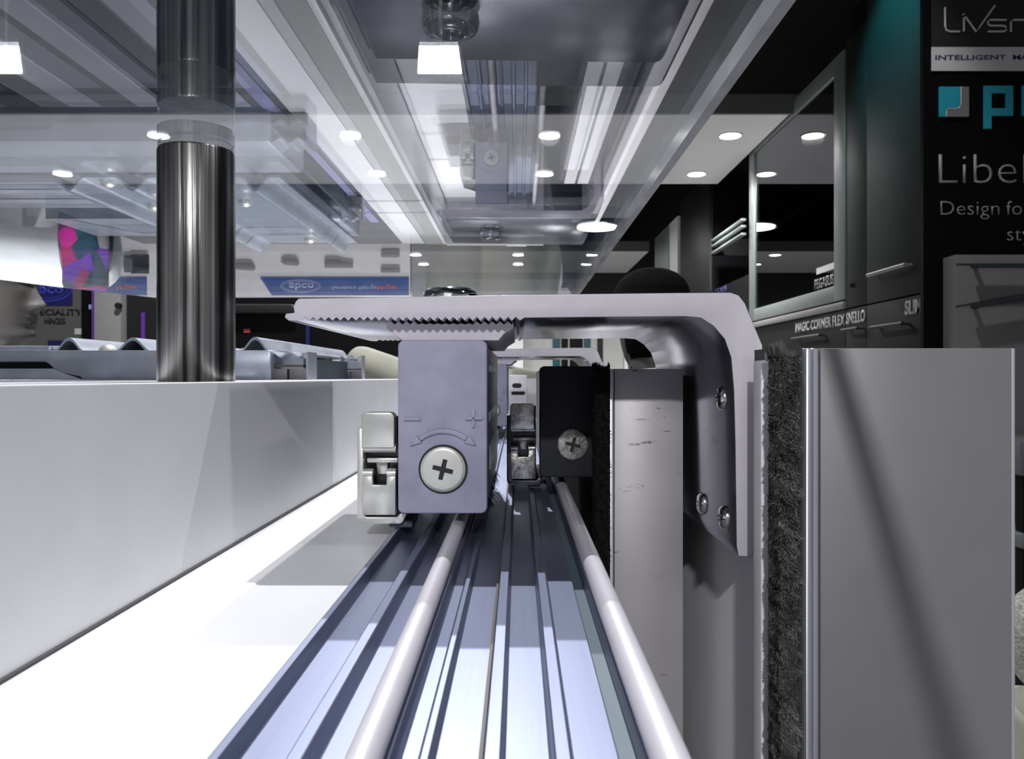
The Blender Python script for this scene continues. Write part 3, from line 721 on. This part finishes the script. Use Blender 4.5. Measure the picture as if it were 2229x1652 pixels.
def person(label, x, y, chin, yaw, shirt, elbowR, handR, elbowL, handL, long_hair=False, voxel=0.005):
    """chin = height of the chin in mm; arm joints are given in body space: forward, left, up from the floor"""
    t = thing('person', label, 'person', (x, y, FL))
    R = Matrix.Rotation(yaw, 3, 'Z')
    def T(v): v = R @ Vector(v); return (x+v.x, y+v.y, FL+v.z)
    H = chin-FL                                   # body space: z from floor
    sh = H-95; hip = 0.55*(H+228)
    def Th(v): return T(Vector((v.x-12, v.y, v.z+H)))
    b = MB(); add_head(b, Th)
    for sg in (-1, 1): ell(b, T((-14, sg*78, H+92)), 14, 8, 30) if abs(math.sin(yaw)) < 0.5 else ell(b, T((-14, sg*78, H+92)), 8, 14, 30)
    cone_bone(b, T((-22, 0, H+20)), 54, T((-26, 0, sh+10)), 58)
    S = {}
    for sg, el, hd in ((-1, elbowR, handR), (1, elbowL, handL)):
        s0 = (-20, sg*165, sh-25)
        cone_bone(b, T((-24, sg*40, sh+15)), 50, T(s0), 48)
        cone_bone(b, T(s0), 46, T(el), 36); cone_bone(b, T(el), 35, T(hd), 25)
        f = (Vector(hd)-Vector(el)).normalized(); side = Vector((0, -sg, 0)); side = (side-f*side.dot(f)).normalized(); upv = f.cross(side)
        pc = Vector(hd)+f*45
        cone_bone(b, T(Vector(hd)+f*12+side*14), 16, T(pc+f*28+side*20), 14); cone_bone(b, T(Vector(hd)+f*12-side*14), 16, T(pc+f*28-side*22), 14); cone_bone(b, T(Vector(hd)+f*10), 18, T(pc+f*30), 15)
        for k_, (o_, ln) in enumerate(((28, 62), (10, 72), (-9, 68), (-27, 54))):
            q0 = pc+f*32+side*o_; q1 = q0+f*ln*0.5-Vector((0, 0, 6)); q2 = q1+f*ln*0.42-Vector((0, 0, 18))
            cone_bone(b, T(q0), 9.5, T(q1), 8.8, 10); cone_bone(b, T(q1), 8.8, T(q2), 7.6, 10)
        q0 = Vector(hd)+f*28+side*28; q1 = q0+side*24+f*22; q2 = q1+f*28+side*4
        cone_bone(b, T(q0), 12, T(q1), 10.5, 10); cone_bone(b, T(q1), 10.5, T(q2), 9, 10)
        cone_bone(b, T((0-20, sg*85, hip)), 84, T((10, sg*95, hip*0.53)), 56); cone_bone(b, T((10, sg*95, hip*0.53)), 54, T((-15, sg*100, 90)), 38)
        cone_bone(b, T((-30, sg*100, 50)), 36, T((130, sg*115, 34)), 30)
    cone_bone(b, T((-22, 70, sh-60)), 98, T((-20, 60, hip+40)), 90); cone_bone(b, T((-22, -70, sh-60)), 98, T((-20, -60, hip+40)), 90)
    body = remeshed(b, 'body', M['skin'], t, voxel)
    # shirt
    c = MB()
    cone_bone(c, T((-22, 78, sh-62)), 108, T((-20, 70, hip-60)), 112, 24); cone_bone(c, T((-22, -78, sh-62)), 108, T((-20, -70, hip-60)), 112, 24)
    cone_bone(c, T((-24, 55, sh-8)), 54, T((-24, -55, sh-8)), 54)
    for sg, el, hd in ((-1, elbowR, handR), (1, elbowL, handL)):
        s0 = Vector((-20, sg*165, sh-25))
        cone_bone(c, T((-24, sg*50, sh-5)), 58, T(s0), 60, 18); cone_bone(c, T(s0), 60, T(el), 50, 18)
        cone_bone(c, T(el), 49, T(Vector(el).lerp(Vector(hd), 0.8)), 40, 18)
    remeshed(c, 'shirt', shirt, t, 0.008, 6)
    c = MB()
    for sg in (-1, 1):
        cone_bone(c, T((-20, sg*80, hip-20)), 100, T((8, sg*95, hip*0.53)), 72, 18); cone_bone(c, T((8, sg*95, hip*0.53)), 70, T((-16, sg*100, 80)), 56, 18)
    remeshed(c, 'trousers', M['trouser'], t, 0.010, 5)
    c = MB()
    for sg in (-1, 1): cone_bone(c, T((-40, sg*100, 46)), 44, T((140, sg*116, 42)), 38, 18)
    remeshed(c, 'shoes', M['black'], t, 0.010, 4)
    # hair: shell of the head kept away from the face
    V = head_verts(grow=9.0, face=False); seg = len(V[0]); hv = []; hf = []; keep = {}
    for j, r in enumerate(V):
        for i, p_ in enumerate(r):
            zz = p_[2]
            ok = (p_[0] < (-2 if zz < 150 else (zz-150)*1.9+5) and zz > (45 if not long_hair else -14)) or zz > 205
            if ok: keep[(j, i)] = len(hv); hv.append(Th(Vector(p_)))
    for j in range(len(V)-1):
        for i in range(seg):
            q = [(j, i), (j, (i+1) % seg), (j+1, (i+1) % seg), (j+1, i)]
            if all(k_ in keep for k_ in q): hf.append(tuple(keep[k_] for k_ in q))
    top = [(len(V)-1, i) for i in range(seg)]
    if all(k_ in keep for k_ in top): hf.append(tuple(keep[k_] for k_ in top))
    c = MB().add(hv, hf); h = c.build('hair', M['hair'], t, smooth=180)
    so = h.modifiers.new('thick', 'SOLIDIFY'); so.thickness = 0.014; so.offset = -1
    return t
person('person in a white shirt seen in profile at the left edge, facing right', -983, 1500, 68, 0.0, M['shirtwhite'],
       (275, -165, 1465), (235, -120, 1240), (20, 215, 1150), (120, 190, 930), voxel=0.0035)
person('person in a khaki shirt standing behind the grey carriage, back turned', -110, 2600, 85, PI/2, M['khaki'],
       (20, -215, 1230), (150, -150, 1010), (40, 405, 1556), (215, 190, 1480))
person('person with black hair whose crown shows above the bracket', 322, 2000, 36, PI/2+0.3, M['shirtdark'],
       (-10, -225, 1100), (140, -200, 930), (-10, 225, 1100), (140, 200, 930), long_hair=True)
t = thing('cloth_bag', 'colourful printed cloth bag hanging in front of the person in white', 'bag', (-690, 1268, -100))
b = MB(); n = 28
def bagpt(u, v):
    a = 2*PI*u; wx = 40*(0.55+0.45*math.sin(PI*min(1, v*0.62+0.22)))*(1 if v < 0.93 else 0.9); wy = 26
    return (-682+wx*math.copysign(abs(math.cos(a))**0.8, math.cos(a))+3*math.sin(5*a+v*4), 1268+wy*math.copysign(abs(math.sin(a))**0.8, math.sin(a))*(0.8+0.2*math.sin(v*7)), -100+118*v)
vs = [bagpt(i/n, j/14) for j in range(15) for i in range(n)]
b.add(vs, [(j*n+i, j*n+(i+1) % n, (j+1)*n+(i+1) % n, (j+1)*n+i) for j in range(14) for i in range(n)]+[tuple(range(n))[::-1], tuple(14*n+i for i in range(n))])
b.build('pouch', M['print'], t, smooth=60)
MB().tube([(-704, 1268, 12), (-700, 1268, 15)]+[(-682-18*math.cos(PI*i/10), 1268, 16+8*math.sin(PI*i/10)) for i in range(11)]+[(-660, 1268, 15)], 4, 10).build('strap', M['print'], t)

# ================================================================== DISTANT DISPLAYS (left and middle)
def board(label, x0, x1, y, z1, header, logo, words, red, cut=0, rows=()):
    t = thing('display_board', label, 'display board', ((x0+x1)/2, y+30, FL), 'hardware display boards')
    MB().box(x0, x1, y, y+60, FL, z1).build('panel', M['board'], t, bevel=2)
    hz0, hz1, hx0, hx1 = header
    MB().prism([(hx0+cut, hz1), (hx1, hz1), (hx1, hz0), (hx0, hz0)], y-3, y-0.2).build('header', M['blue'], t)
    if logo:
        cx, cz = logo; r = MB(); k = 40
        for (a, bb, wd) in ((74, 25, 3.0), (64, 19, 1.6)):
            o_ = [(cx+a*math.cos(2*PI*i/k), cz+bb*math.sin(2*PI*i/k)) for i in range(k+1)]
            for i in range(k):
                (xa, za), (xb, zb) = o_[i], o_[i+1]; q = [(xa, za), (xb, zb), (cx+(xb-cx)*(1-wd/a), cz+(zb-cz)*(1-wd/bb)), (cx+(xa-cx)*(1-wd/a), cz+(za-cz)*(1-wd/bb))]
                r.add([(p_[0], y-4.2, p_[1]) for p_ in q], [(0, 1, 2, 3)])
        r.build('logo_oval', M['bannertext'], t, smooth=0)
        text('logo_lettering', 'ebco', 27, (cx-46, y-3, cz-12), M['bannertext'], t, width=96, bold=0.03)
    if words: text('header_lettering', words[0], 15, (words[1], y-3, words[2]), M['bannertext'], t, width=words[3], bold=0.01)
    if red: text('header_lettering', red[0], 15, (red[1], y-3, red[2]), M['redtext'], t, width=red[3], bold=0.03)
    for (cx, cz, w_, h_, sh) in rows:
        if sh == 0: pts = rrect(cx-w_/2, cx+w_/2, cz-h_/2, cz+h_/2, h_*0.45)
        elif sh == 1: pts = [(cx-w_/2, cz-h_*0.1), (cx-w_*0.3, cz-h_/2), (cx+w_*0.3, cz-h_/2), (cx+w_/2, cz+h_*0.2), (cx+w_*0.4, cz+h_/2), (cx-w_*0.3, cz+h_*0.35)]
        else: pts = [(cx-w_/2, cz+h_/2), (cx-w_/2, cz-h_/2), (cx, cz-h_/2), (cx+w_*0.1, cz-h_*0.3), (cx+w_/2, cz-h_*0.1), (cx+w_*0.5, cz+h_/2)]
        MB().prism(pts, y-9, y-0.2).build('mounted_sample', M['boardgrey'], t, bevel=1)
    return t
Y0 = 3000
def mx(px): return (px-VX)*Y0/F
def mz(py): return 157-(VY-py)*Y0/F
board('white display board with long blue header banner, mirrored in the clear sheet', mx(500), mx(893), Y0, -148, (mz(604), mz(643), mx(566), mx(890)), ((mx(655)), mz(623)), ('furniture fittings', mx(722), mz(626)-6, 168), ('hinges', mx(822), mz(626)-6, 72), cut=45,
      rows=((mx(532), mz(581), 85, 30, 1), (mx(632), mz(571), 70, 28, 1), (mx(738), mz(574), 105, 32, 2), (mx(850), mz(555), 70, 20, 0), (mx(850), mz(589), 72, 16, 0)))
board('narrower white display board with short blue header, left of the steel post', mx(140), mx(345), Y0, -148, (mz(604), mz(643), mx(218), mx(320)), None, None, ('hinges', mx(254), mz(626)-6, 76),
      rows=((mx(280), mz(575), 40, 60, 0), (mx(306), mz(575), 18, 70, 0), (mx(220), mz(570), 40, 40, 2)))
t = thing('low_wall', 'plain grey low partition right of the display boards', 'partition', (0, 3050, FL))
MB().box(mx(897), 1000, 3000, 3060, FL, -146).build('panel', mat('grey_partition', (0.30, 0.30, 0.30), 0.25, spec=0.8), t, bevel=2)
MB().box(-120, 330, 2940, 2999, FL, -420).build('plinth', M['column'], t, bevel=2)
MB().box((1060-VX)*2.9/1.75, (1086-VX)*2.9/1.75, 2900, 2925, FL, -150).build('post', M['signwhite'], t, bevel=2)
MB().box((1090-VX)*2.9/1.75, (1094-VX)*2.9/1.75, 2905, 2925, FL, -150).build('dark_post', M['redtext'] if False else M['darkmetal'], t)
t = thing('storage_box', 'dark blue box standing on the low plinth, mirrored near the sheet corner', 'box', (226, 2960, -420))
MB().box(163, 289, 2945, 2995, -419.9, -185).build('body', M['navytext'], t, bevel=12, seg=4)
MB().box(160, 292, 2942, 2998, -184.9, -170).build('lid', M['cab'], t, bevel=4)
for i, (x_, lb) in enumerate(((-215, 'bright square floodlight seen through the sheet above the bracket bolt'), (-1420, 'bright square floodlight at the left edge beyond the sheet'))):
    t = thing('floodlight', lb, 'floodlight', (x_, 2200, 870), 'hanging floodlights')
    tl = 0.5
    pn = [(-60, -36), (60, -36), (50, 38), (-56, 38)]
    MB().prism([(x_+a, 870+b_*1.0) for a, b_ in pn], 2200, 2206).build('diffuser', M['lamp'], t, bevel=1)
    MB().prism([(x_+a*1.12+4, 870+b_*1.1) for a, b_ in pn], 2206.5, 2250).build('housing', M['darkmetal'], t, bevel=2)
    MB().cyl((x_, 2228, 910), 7, 1588, 'z', 12).build('hanging_rod', M['black'], t)
t = thing('wall_poster', 'grey poster with a dark blue oval logo and hinges lettering behind the face', 'poster', (-1600, 3400, FL))
Y1 = 3200
ax = lambda px: (px-VX)*Y1/F
az = lambda py: (VY-py)*Y1/F
MB().box(ax(-60), ax(183), Y1, Y1+60, FL, az(560)).build('panel', M['postergrey'], t)
MB().box(ax(60), ax(158), Y1-3, Y1-0.2, az(665), az(590)).build('logo_panel', M['navy'], t)
MB().box(ax(105), ax(140), Y1-3, Y1-0.2, az(775), az(741)).build('blue_patch', M['navy'], t)
r = MB(); k = 40
for (a, bb, wd) in ((105, 52, 5), (88, 40, 3)):
    cx, cz = ax(102), az(628)
    for i in range(k):
        a0, a1 = 2*PI*i/k, 2*PI*(i+1)/k
        r.add([(cx+a*math.cos(a0), Y1-4, cz+bb*math.sin(a0)), (cx+a*math.cos(a1), Y1-4, cz+bb*math.sin(a1)), (cx+(a-wd)*math.cos(a1), Y1-4, cz+(bb-wd)*math.sin(a1)), (cx+(a-wd)*math.cos(a0), Y1-4, cz+(bb-wd)*math.sin(a0))], [(0, 1, 2, 3)])
r.build('logo_oval', M['blueline'], t, smooth=0)
text('logo_lettering', 'ebco', 42, (cx-66, Y1-3, cz-20), M['blueline'], t, width=132, bold=0.03)
text('poster_lettering', 'SPECIALITY', 24, (ax(66), Y1-1, az(686)), M['black'], t, width=208, bold=0.03)
text('poster_lettering', 'HINGES', 24, (ax(97), Y1-1, az(705)), M['black'], t, width=84, bold=0.03)
MB().box(ax(163), ax(182), Y1-2, Y1-0.2, az(728), az(715)).build('white_patch', M['signwhite'], t)
t = thing('dark_column', 'narrow black column between the poster and the pale column', 'column', (ax(197), Y1+20, FL))
MB().box(ax(184), ax(211), Y1-20, Y1+60, FL, az(590)).build('shaft', M['cabblack'], t)
MB().box(ax(200), ax(207), Y1-24, Y1-20.2, az(674), az(664)).build('sticker', M['bannertext'], t)
t = thing('pale_column', 'pale grey column with a purple edge strip left of the post', 'column', (ax(245), Y1+20, FL))
MB().box(ax(215), ax(274), Y1-40, Y1+60, FL, az(560)).build('shaft', M['column'], t, bevel=6)
MB().box(ax(211.5), ax(215)-0.5, Y1-40, Y1-10, FL, az(560)).build('edge_strip', M['purple'], t)
t = thing('dark_cabinet', 'dark grey cabinet with a purple strip, left of the steel post', 'cabinet', (ax(310), Y1+100, FL))
MB().box(ax(276), ax(352), Y1, Y1+300, FL, az(590)).build('body', M['signgrey'], t)
MB().box(ax(308), ax(316), Y1-3, Y1-0.3, az(740), az(680)).build('edge_strip', M['purple'], t)
MB().cyl((ax(272), Y1-60, az(668)), 12, 15, 'y', 20).build('knob', M['darkmetal'], t)
t = thing('dark_counter', 'black counter with an overhanging dark top, right of the steel post', 'counter', (ax(700), Y1+200, FL))
MB().box(ax(420), ax(900), Y1+60, Y1+420, FL, az(690)+30).build('body', M['cabblack'], t)
MB().prism(rrect(ax(400), ax(639), az(681), az(662), 14), Y1, Y1+420).build('counter_top', M['signgrey'], t, bevel=3)
MB().box(ax(660), ax(668), Y1+40, Y1+59, az(800), az(700)).build('edge_strip', M['navy'], t)
MB().box(ax(520), ax(534), Y1+56, Y1+59, az(722), az(714)).build('red_marker', M['redtext'], t)
# things seen through the opening below the bracket arm
Y2 = 6000
bx_ = lambda px: (px-VX)*Y2/F
bz_ = lambda py: (VY-py)*Y2/F
t = thing('rear_partition', 'pale grey partition in the distance under the bracket arm', 'partition', (600, Y2+30, FL))
MB().box(bx_(1140), bx_(1380), Y2, Y2+60, FL, 520).build('panel', mat('pale_partition', (0.34, 0.34, 0.33), 0.7), t)
MB().box(bx_(1358), bx_(1376), Y2-40, Y2-1, FL, 520).build('post', M['signwhite'], t)
MB().box(bx_(1300), bx_(1312), Y2-10, Y2-1, FL, 520).build('gap_strip', M['cab'], t)
for i, (a, b_, mm, lb) in enumerate(((1203, 1219, 'tealdark', 'dark teal sample panel, leftmost on the distant partition'), (1222, 1236, 'cabblack', 'slim black sample panel right of the dark teal one'),
                                (1240, 1268, 'cabblack', 'wide black sample panel in the middle of the distant row'), (1271, 1285, 'tealdark', 'dark teal sample panel at the right end of the distant row'))):
    o = MB().box(bx_(a), bx_(b_), Y2-12, Y2-0.5, bz_(815), 470).build('sample_panel', M[mm], None, bevel=1)
    tag(o, lb, 'sample panel', 'sample panels on the distant partition')
t = thing('white_display_cube', 'small white display block left of the distant sample panels', 'display block', (bx_(1110), Y2, FL))
MB().box(bx_(1096), bx_(1139), Y2-100, Y2, FL, 330).build('body', M['signwhite'], t, bevel=3)

# ================================================================== RIGHT WALL OF CABINETS (plane x = 1.25 m)
XW = 1250
def D(px): return XW*F/(px-VX)/1.0
def tall(name, label, px_near, px_far, z0, z1, m, cat='cabinet', inset=0, group=None):
    y0, y1 = D(px_near), D(px_far)
    t = thing(name, label, cat, (XW+250, (y0+y1)/2, FL), group)
    return t, y0, y1
t, y0, y1 = tall('tall_cabinet', 'charcoal tall cabinet door with teal glow on top, beside the sign tower', 2018, 1886.5, 0, 0, None, group='charcoal tall cabinets')
MB().box(XW+22, XW+500, y0, y1, FL, 1400).build('body', M['cabblack'], t)
dA = MB().box(XW, XW+20, y0+2, y1, 264, 1400).build('door', M['cab'], t, bevel=1)
dB = MB().box(XW, XW+20, y0+2, y1, -500, 258).build('drawer_front', M['cabblack'], t, bevel=1)
MB().box(XW, XW+20, y0+2, y1, FL+80, -505).build('drawer_front', M['cabblack'], t, bevel=1)
def handle(ya, yb, z, par, r=9, m='steel', off=28):
    b = MB().tube([(XW-off, ya, z), (XW-off, yb, z)], r, 14)
    for yy in (ya+12, yb-12): b.tube([(XW-off, yy, z), (XW-0.5, yy, z)], r*0.7, 10)
    b.build('handle', M[m], par)
handle(D(1990), D(1906), 357, dA, 7, 'drawergrey'); handle(D(1984), D(1912), 172, dB, 7, 'signgrey')
text('lettering', 'SLIM', 45, (XW-0.5, D(1971), 202), M['letter'], dB, '-x', width=D(1971)-D(2007), extrude=2, bold=0.03)
t, y0, y1 = tall('tall_cabinet', 'narrow charcoal cabinet between the glass door and the teal lit cabinet', 1885.5, 1841, 0, 0, None, group='charcoal tall cabinets')
MB().box(XW+22, XW+500, y0, y1, FL, 1400).build('body', M['cabblack'], t)
dA = MB().box(XW, XW+20, y0, y1, 264, 1285).build('door', M['cab'], t, bevel=1)
dB = MB().box(XW, XW+20, y0, y1, FL+80, 258).build('drawer_front', M['cabblack'], t, bevel=1)
MB().cyl((XW-16, D(1858), 345), 9, 16, 'x', 20).build('knob', M['darkmetal'], dA)
handle(D(1884), D(1848), 178, dB, 6, 'signgrey')
text('lettering', 'SNELLO', 43, (XW-0.5, D(1843), 203), M['letter'], dB, '-x', width=D(1843)-D(1884), extrude=2, bold=0.03)
t, y0, y1 = tall('glass_cabinet', 'black cabinet with an aluminium framed smoked glass door', 1839.5, 1632, 0, 0, None)
MB().box(XW+330, XW+500, y0, y1, FL, 1262).box(XW+22, XW+500, y0, y0+18, FL, 1262).box(XW+22, XW+500, y1-18, y1, FL, 1262).box(XW+22, XW+330, y0, y1, 258, 276).box(XW+22, XW+330, y0, y1, 1245, 1262).build('body', M['cabblack'], t)
fw = 62
dA = MB().box(XW-4, XW+20, y0, y0+100, 300, 1258).box(XW-4, XW+20, y1-90, y1, 300, 1258).box(XW-4, XW+20, y0+100, y1-90, 1258-70, 1258).box(XW-4, XW+20, y0+100, y1-90, 300, 300+62).build('door_frame', M['cabframe'], t, bevel=2)
MB().box(XW+4, XW+9, y0+101, y1-91, 363, 1187).build('door_glass', M['cabglass'], dA)
MB().box(XW-10, XW+21, y0, y1, 264, 292).build('sill', M['drawergrey'], t, bevel=5)
dB = MB().box(XW, XW+20, y0, y1, FL+80, 258).build('drawer_front', M['cabblack'], t, bevel=1)
MB().box(XW+40, XW+300, y0+20, y1-20, 760, 778).build('shelf', M['signgrey'], t)
MB().box(XW+2, XW+3.6, D(1825), D(1776), 432, 458).build('label_strip', M['signwhite'], t)
text('lettering', 'PEGASUS', 42, (XW+3, D(1772), 372), M['drawergrey'], t, '-x', width=D(1772)-D(1813), extrude=1.5, bold=0.02)
text('lettering', 'MAGIC CORNER FLEX', 42, (XW-0.5, D(1733), 203), M['letter'], dB, '-x', width=D(1733)-D(1840), extrude=2, bold=0.03)
handle(D(1800), D(1738), 172, dB, 7, 'signgrey')
t, y0, y1 = tall('open_cabinet', 'black open cabinet with pull-out rails, past the glass door', 1630.5, 1546, 0, 0, None)
MB().box(XW+300, XW+500, y0, y1, FL, 1300).box(XW+10, XW+300, y1-18, y1, FL, 1300).box(XW, XW+300, y0, y1, FL, 560).build('body', M['cabblack'], t)
for zz in (858, 822, 780):
    MB().box(XW-40, XW-12, y0+10, D(1561), zz-7, zz+7).build('rail', M['cabframe'], t, bevel=3)
MB().box(XW-42, XW+299, D(1561)-20, D(1561)+2, 765, 870).build('rail_end', M['darkmetal'], t)
text('lettering', 'COMV', 40, (XW-0.5, D(1557), 520), M['navytext'], t, '-x', width=300, extrude=2)
t, y0, y1 = tall('tall_cabinet', 'dark grey tall cabinet at the far end of the cabinet wall', 1545, 1481, 0, 0, None, group='charcoal tall cabinets')
MB().box(XW, XW+500, y0, y1, FL, 1345).build('body', M['cab'], t, bevel=2)
t = thing('light_panel', 'narrow bright white upright panel at the far end of the cabinets', 'panel', (XW-50, D(1470), FL))
MB().box(XW-14, XW+20, D(1479)+3, D(1461), FL, 1255).build('panel', M['signwhite'], t)
t = thing('grey_panel', 'grey upright panel left of the bright white panel', 'panel', (XW-50, D(1450), FL))
MB().box(XW-20, XW+20, D(1461)+3, D(1430), FL, 1250).build('panel', M['cabframe'], t)
spot('cabinet_teal_spotlight', (0.92, 2.62, 1.5), (1.25, 2.70, 1.10), 22, 0.02, 62, (0.08, 0.9, 1.0), 0.9)

# ------------------------------------------------ sign tower, faces the lens
YS = 2430
sx = lambda px: (px-VX)*YS/F
sz = lambda py: (VY-py)*YS/F
t = thing('sign_tower', 'black sign tower with grey and teal lettering at the right edge', 'sign', (sx(2229), YS+30, FL))
MB().box(sx(2010), sx(2500), YS, YS+20, FL, 1500).build('body', M['signblack'], t)
MB().box(sx(2027), sx(2495), YS-4, YS-0.2, sz(103), sz(-60)).build('top_panel', M['signgrey'], t)
MB().box(sx(2027), sx(2495), YS-4, YS-0.2, sz(155), sz(103.5)).build('white_band', M['signwhite'], t)
def strokes(name, paths, r, m):
    b = MB()
    for pth in paths: b.tube([(sx(a), YS-5.5, sz(c)) for a, c in pth], r, 8)
    return b.build(name, m, t)
strokes('logo_lettering', [[(2055, 18), (2055.5, 60), (2058, 67), (2065, 70.5), (2087, 70.5)], [(2096, 40), (2096, 70)], [(2099, 38), (2123, 71), (2130, 60), (2163, 14)],
        [(2188, 45), (2152, 45), (2148, 49), (2149, 55), (2155, 57.5), (2182, 57.5), (2188, 61), (2188, 67), (2183, 70), (2148, 70)], [(2198, 71), (2198, 50), (2203, 45), (2262, 45), (2267, 50), (2267, 71)], [(2232, 45), (2232, 71)]], 2.9, M['signwhite'])
strokes('logo_dot', [[(2094.5, 32), (2095.5, 34)]], 4.2, M['signwhite'])
text('band_lettering', 'INTELLIGENT', 14.5, (sx(2034), YS-4, sz(131)), M['navytext'], t, width=(2188-2034)*YS/F, bold=0.015)
text('band_lettering', 'MA', 14.5, (sx(2203), YS-4, sz(131)), M['navytext'], t, width=34*YS/F, bold=0.03)
q = [(2043, 190), (2088, 190), (2088, 228), (2084, 235), (2076, 236), (2059, 236), (2057, 240), (2057, 255), (2043, 255)]
MB().prism([(sx(a), sz(c)) for a, c in q], YS-6, YS-0.2).build('logo_square', M['teal'], t)
q2 = [(2091.5, 190), (2107, 190), (2107, 255), (2060.5, 255), (2060.5, 240), (2079, 239), (2087, 236.5), (2091.5, 230)]
MB().prism([(sx(a), sz(c)) for a, c in q2], YS-6, YS-0.2).build('logo_square', M['drawergrey'], t)
strokes('logo_line', [[(2090, 190), (2090, 229), (2086, 236), (2078, 238), (2060, 238), (2058.5, 242), (2058.5, 255)]], 1.6, M['signwhite'])
def ring(px0, px1, py0, py1, w_, tail):
    b = MB(); b.box(sx(px0), sx(px0+w_), YS-6, YS-0.2, sz(tail), sz(py0)); b.box(sx(px1-w_), sx(px1), YS-6, YS-0.2, sz(py1), sz(py0))
    b.box(sx(px0+w_), sx(px1-w_), YS-6, YS-0.2, sz(py0+w_), sz(py0)); b.box(sx(px0+w_), sx(px1-w_), YS-6, YS-0.2, sz(py1), sz(py1-w_))
    b.build('logo_letter', M['teal'], t)
ring(2140, 2203, 188, 253, 16, 281)
b = MB().box(sx(2222), sx(2238), YS-6, YS-0.2, sz(253), sz(188)).box(sx(2238), sx(2285), YS-6, YS-0.2, sz(204), sz(188)).box(sx(2238), sx(2285), YS-6, YS-0.2, sz(253), sz(238)).box(sx(2269), sx(2285), YS-6, YS-0.2, sz(226), sz(204)).box(sx(2238), sx(2285), YS-6, YS-0.2, sz(226), sz(216))
b.build('logo_letter', M['teal'], t)
text('title_lettering', 'Libel', 69*YS/F, (sx(2043), YS-1, sz(400)), M['letter'], t, width=(2233-2043)*YS/F, bold=-0.018)
text('title_lettering', 'Design', 32*YS/F, (sx(2047), YS-1, sz(468)), M['letter'], t, width=(2175-2047)*YS/F, bold=-0.015)
text('title_lettering', 'for', 32*YS/F, (sx(2190), YS-1, sz(468)), M['letter'], t, width=(2244-2190)*YS/F, bold=-0.015)
text('title_lettering', 'sty', 32*YS/F, (sx(2192), YS-1, sz(524)), M['letter'], t, width=52*YS/F, bold=-0.015)
t = thing('drawer_unit', 'grey drawer unit with dark bar handles below the black sign', 'drawers', (sx(2150), YS-60, FL))
MB().box(sx(2052), sx(2500), YS-70, YS-1, FL, sz(562)).build('body', M['drawergrey'], t, bevel=2)
for py, tilt in ((588, 0.0), (674, 0.16)):
    z = sz(py); xa = sx(2078)
    b = MB().prism([(xa, z-5), (xa+330, z-5+330*tilt), (xa+330, z+7+330*tilt), (xa, z+7)], YS-96, YS-84)
    b.box(xa+14, xa+26, YS-84, YS-70, z-4+3*tilt, z+6+3*tilt)
    b.build('handle', M['handled'], t, bevel=2)
    MB().prism([(sx(2053), z+7-30*tilt), (sx(2300), z+7+350*tilt), (sx(2300), z+10+350*tilt), (sx(2053), z+10-30*tilt)], YS-71, YS-69.8).build('drawer_gap', M['black'], t)

# ------------------------------------------------ low things right of the outer door
t = thing('floor_cushion', 'white knitted cushion at the right edge beyond the outer door', 'cushion', (1010, 1500, -900))
b = MB(); ell(b, (1060, 1500, -500), 135, 150, 125, 40, 24); b.build('cover', M['knit'], t, smooth=180)
t = thing('upholstered_stool', 'cream upholstered stool under the knitted cushion', 'stool', (1060, 1500, FL))
MB().prism(rrect(935, 1185, 1360, 1640, 60), -1050, -620, 'z').build('seat', M['cream'], t, bevel=25, seg=4)
for a_, b__ in ((960, 1390), (1160, 1390), (960, 1610), (1160, 1610)):
    MB().lathe([(14, 0), (22, 450)], (a_, b__, FL), 'z', 16).build('leg', M['darkmetal'], t)
t = thing('display_table', 'dark table with a grey edge at the right, behind the outer door', 'table', (1500, 2200, FL))
MB().box(1280, 2000, 2050, 2340, -250, -165).build('table_top', M['drawergrey'], t, bevel=2)
MB().box(1290, 1990, 2060, 2330, -440, -400).build('shelf', M['cabframe'], t, bevel=6)
for a_, b__ in ((1300, 2070), (1960, 2070), (1300, 2310), (1960, 2310)):
    MB().box(a_, a_+30, b__, b__+30, FL, -250).build('leg', M['cabblack'], t)
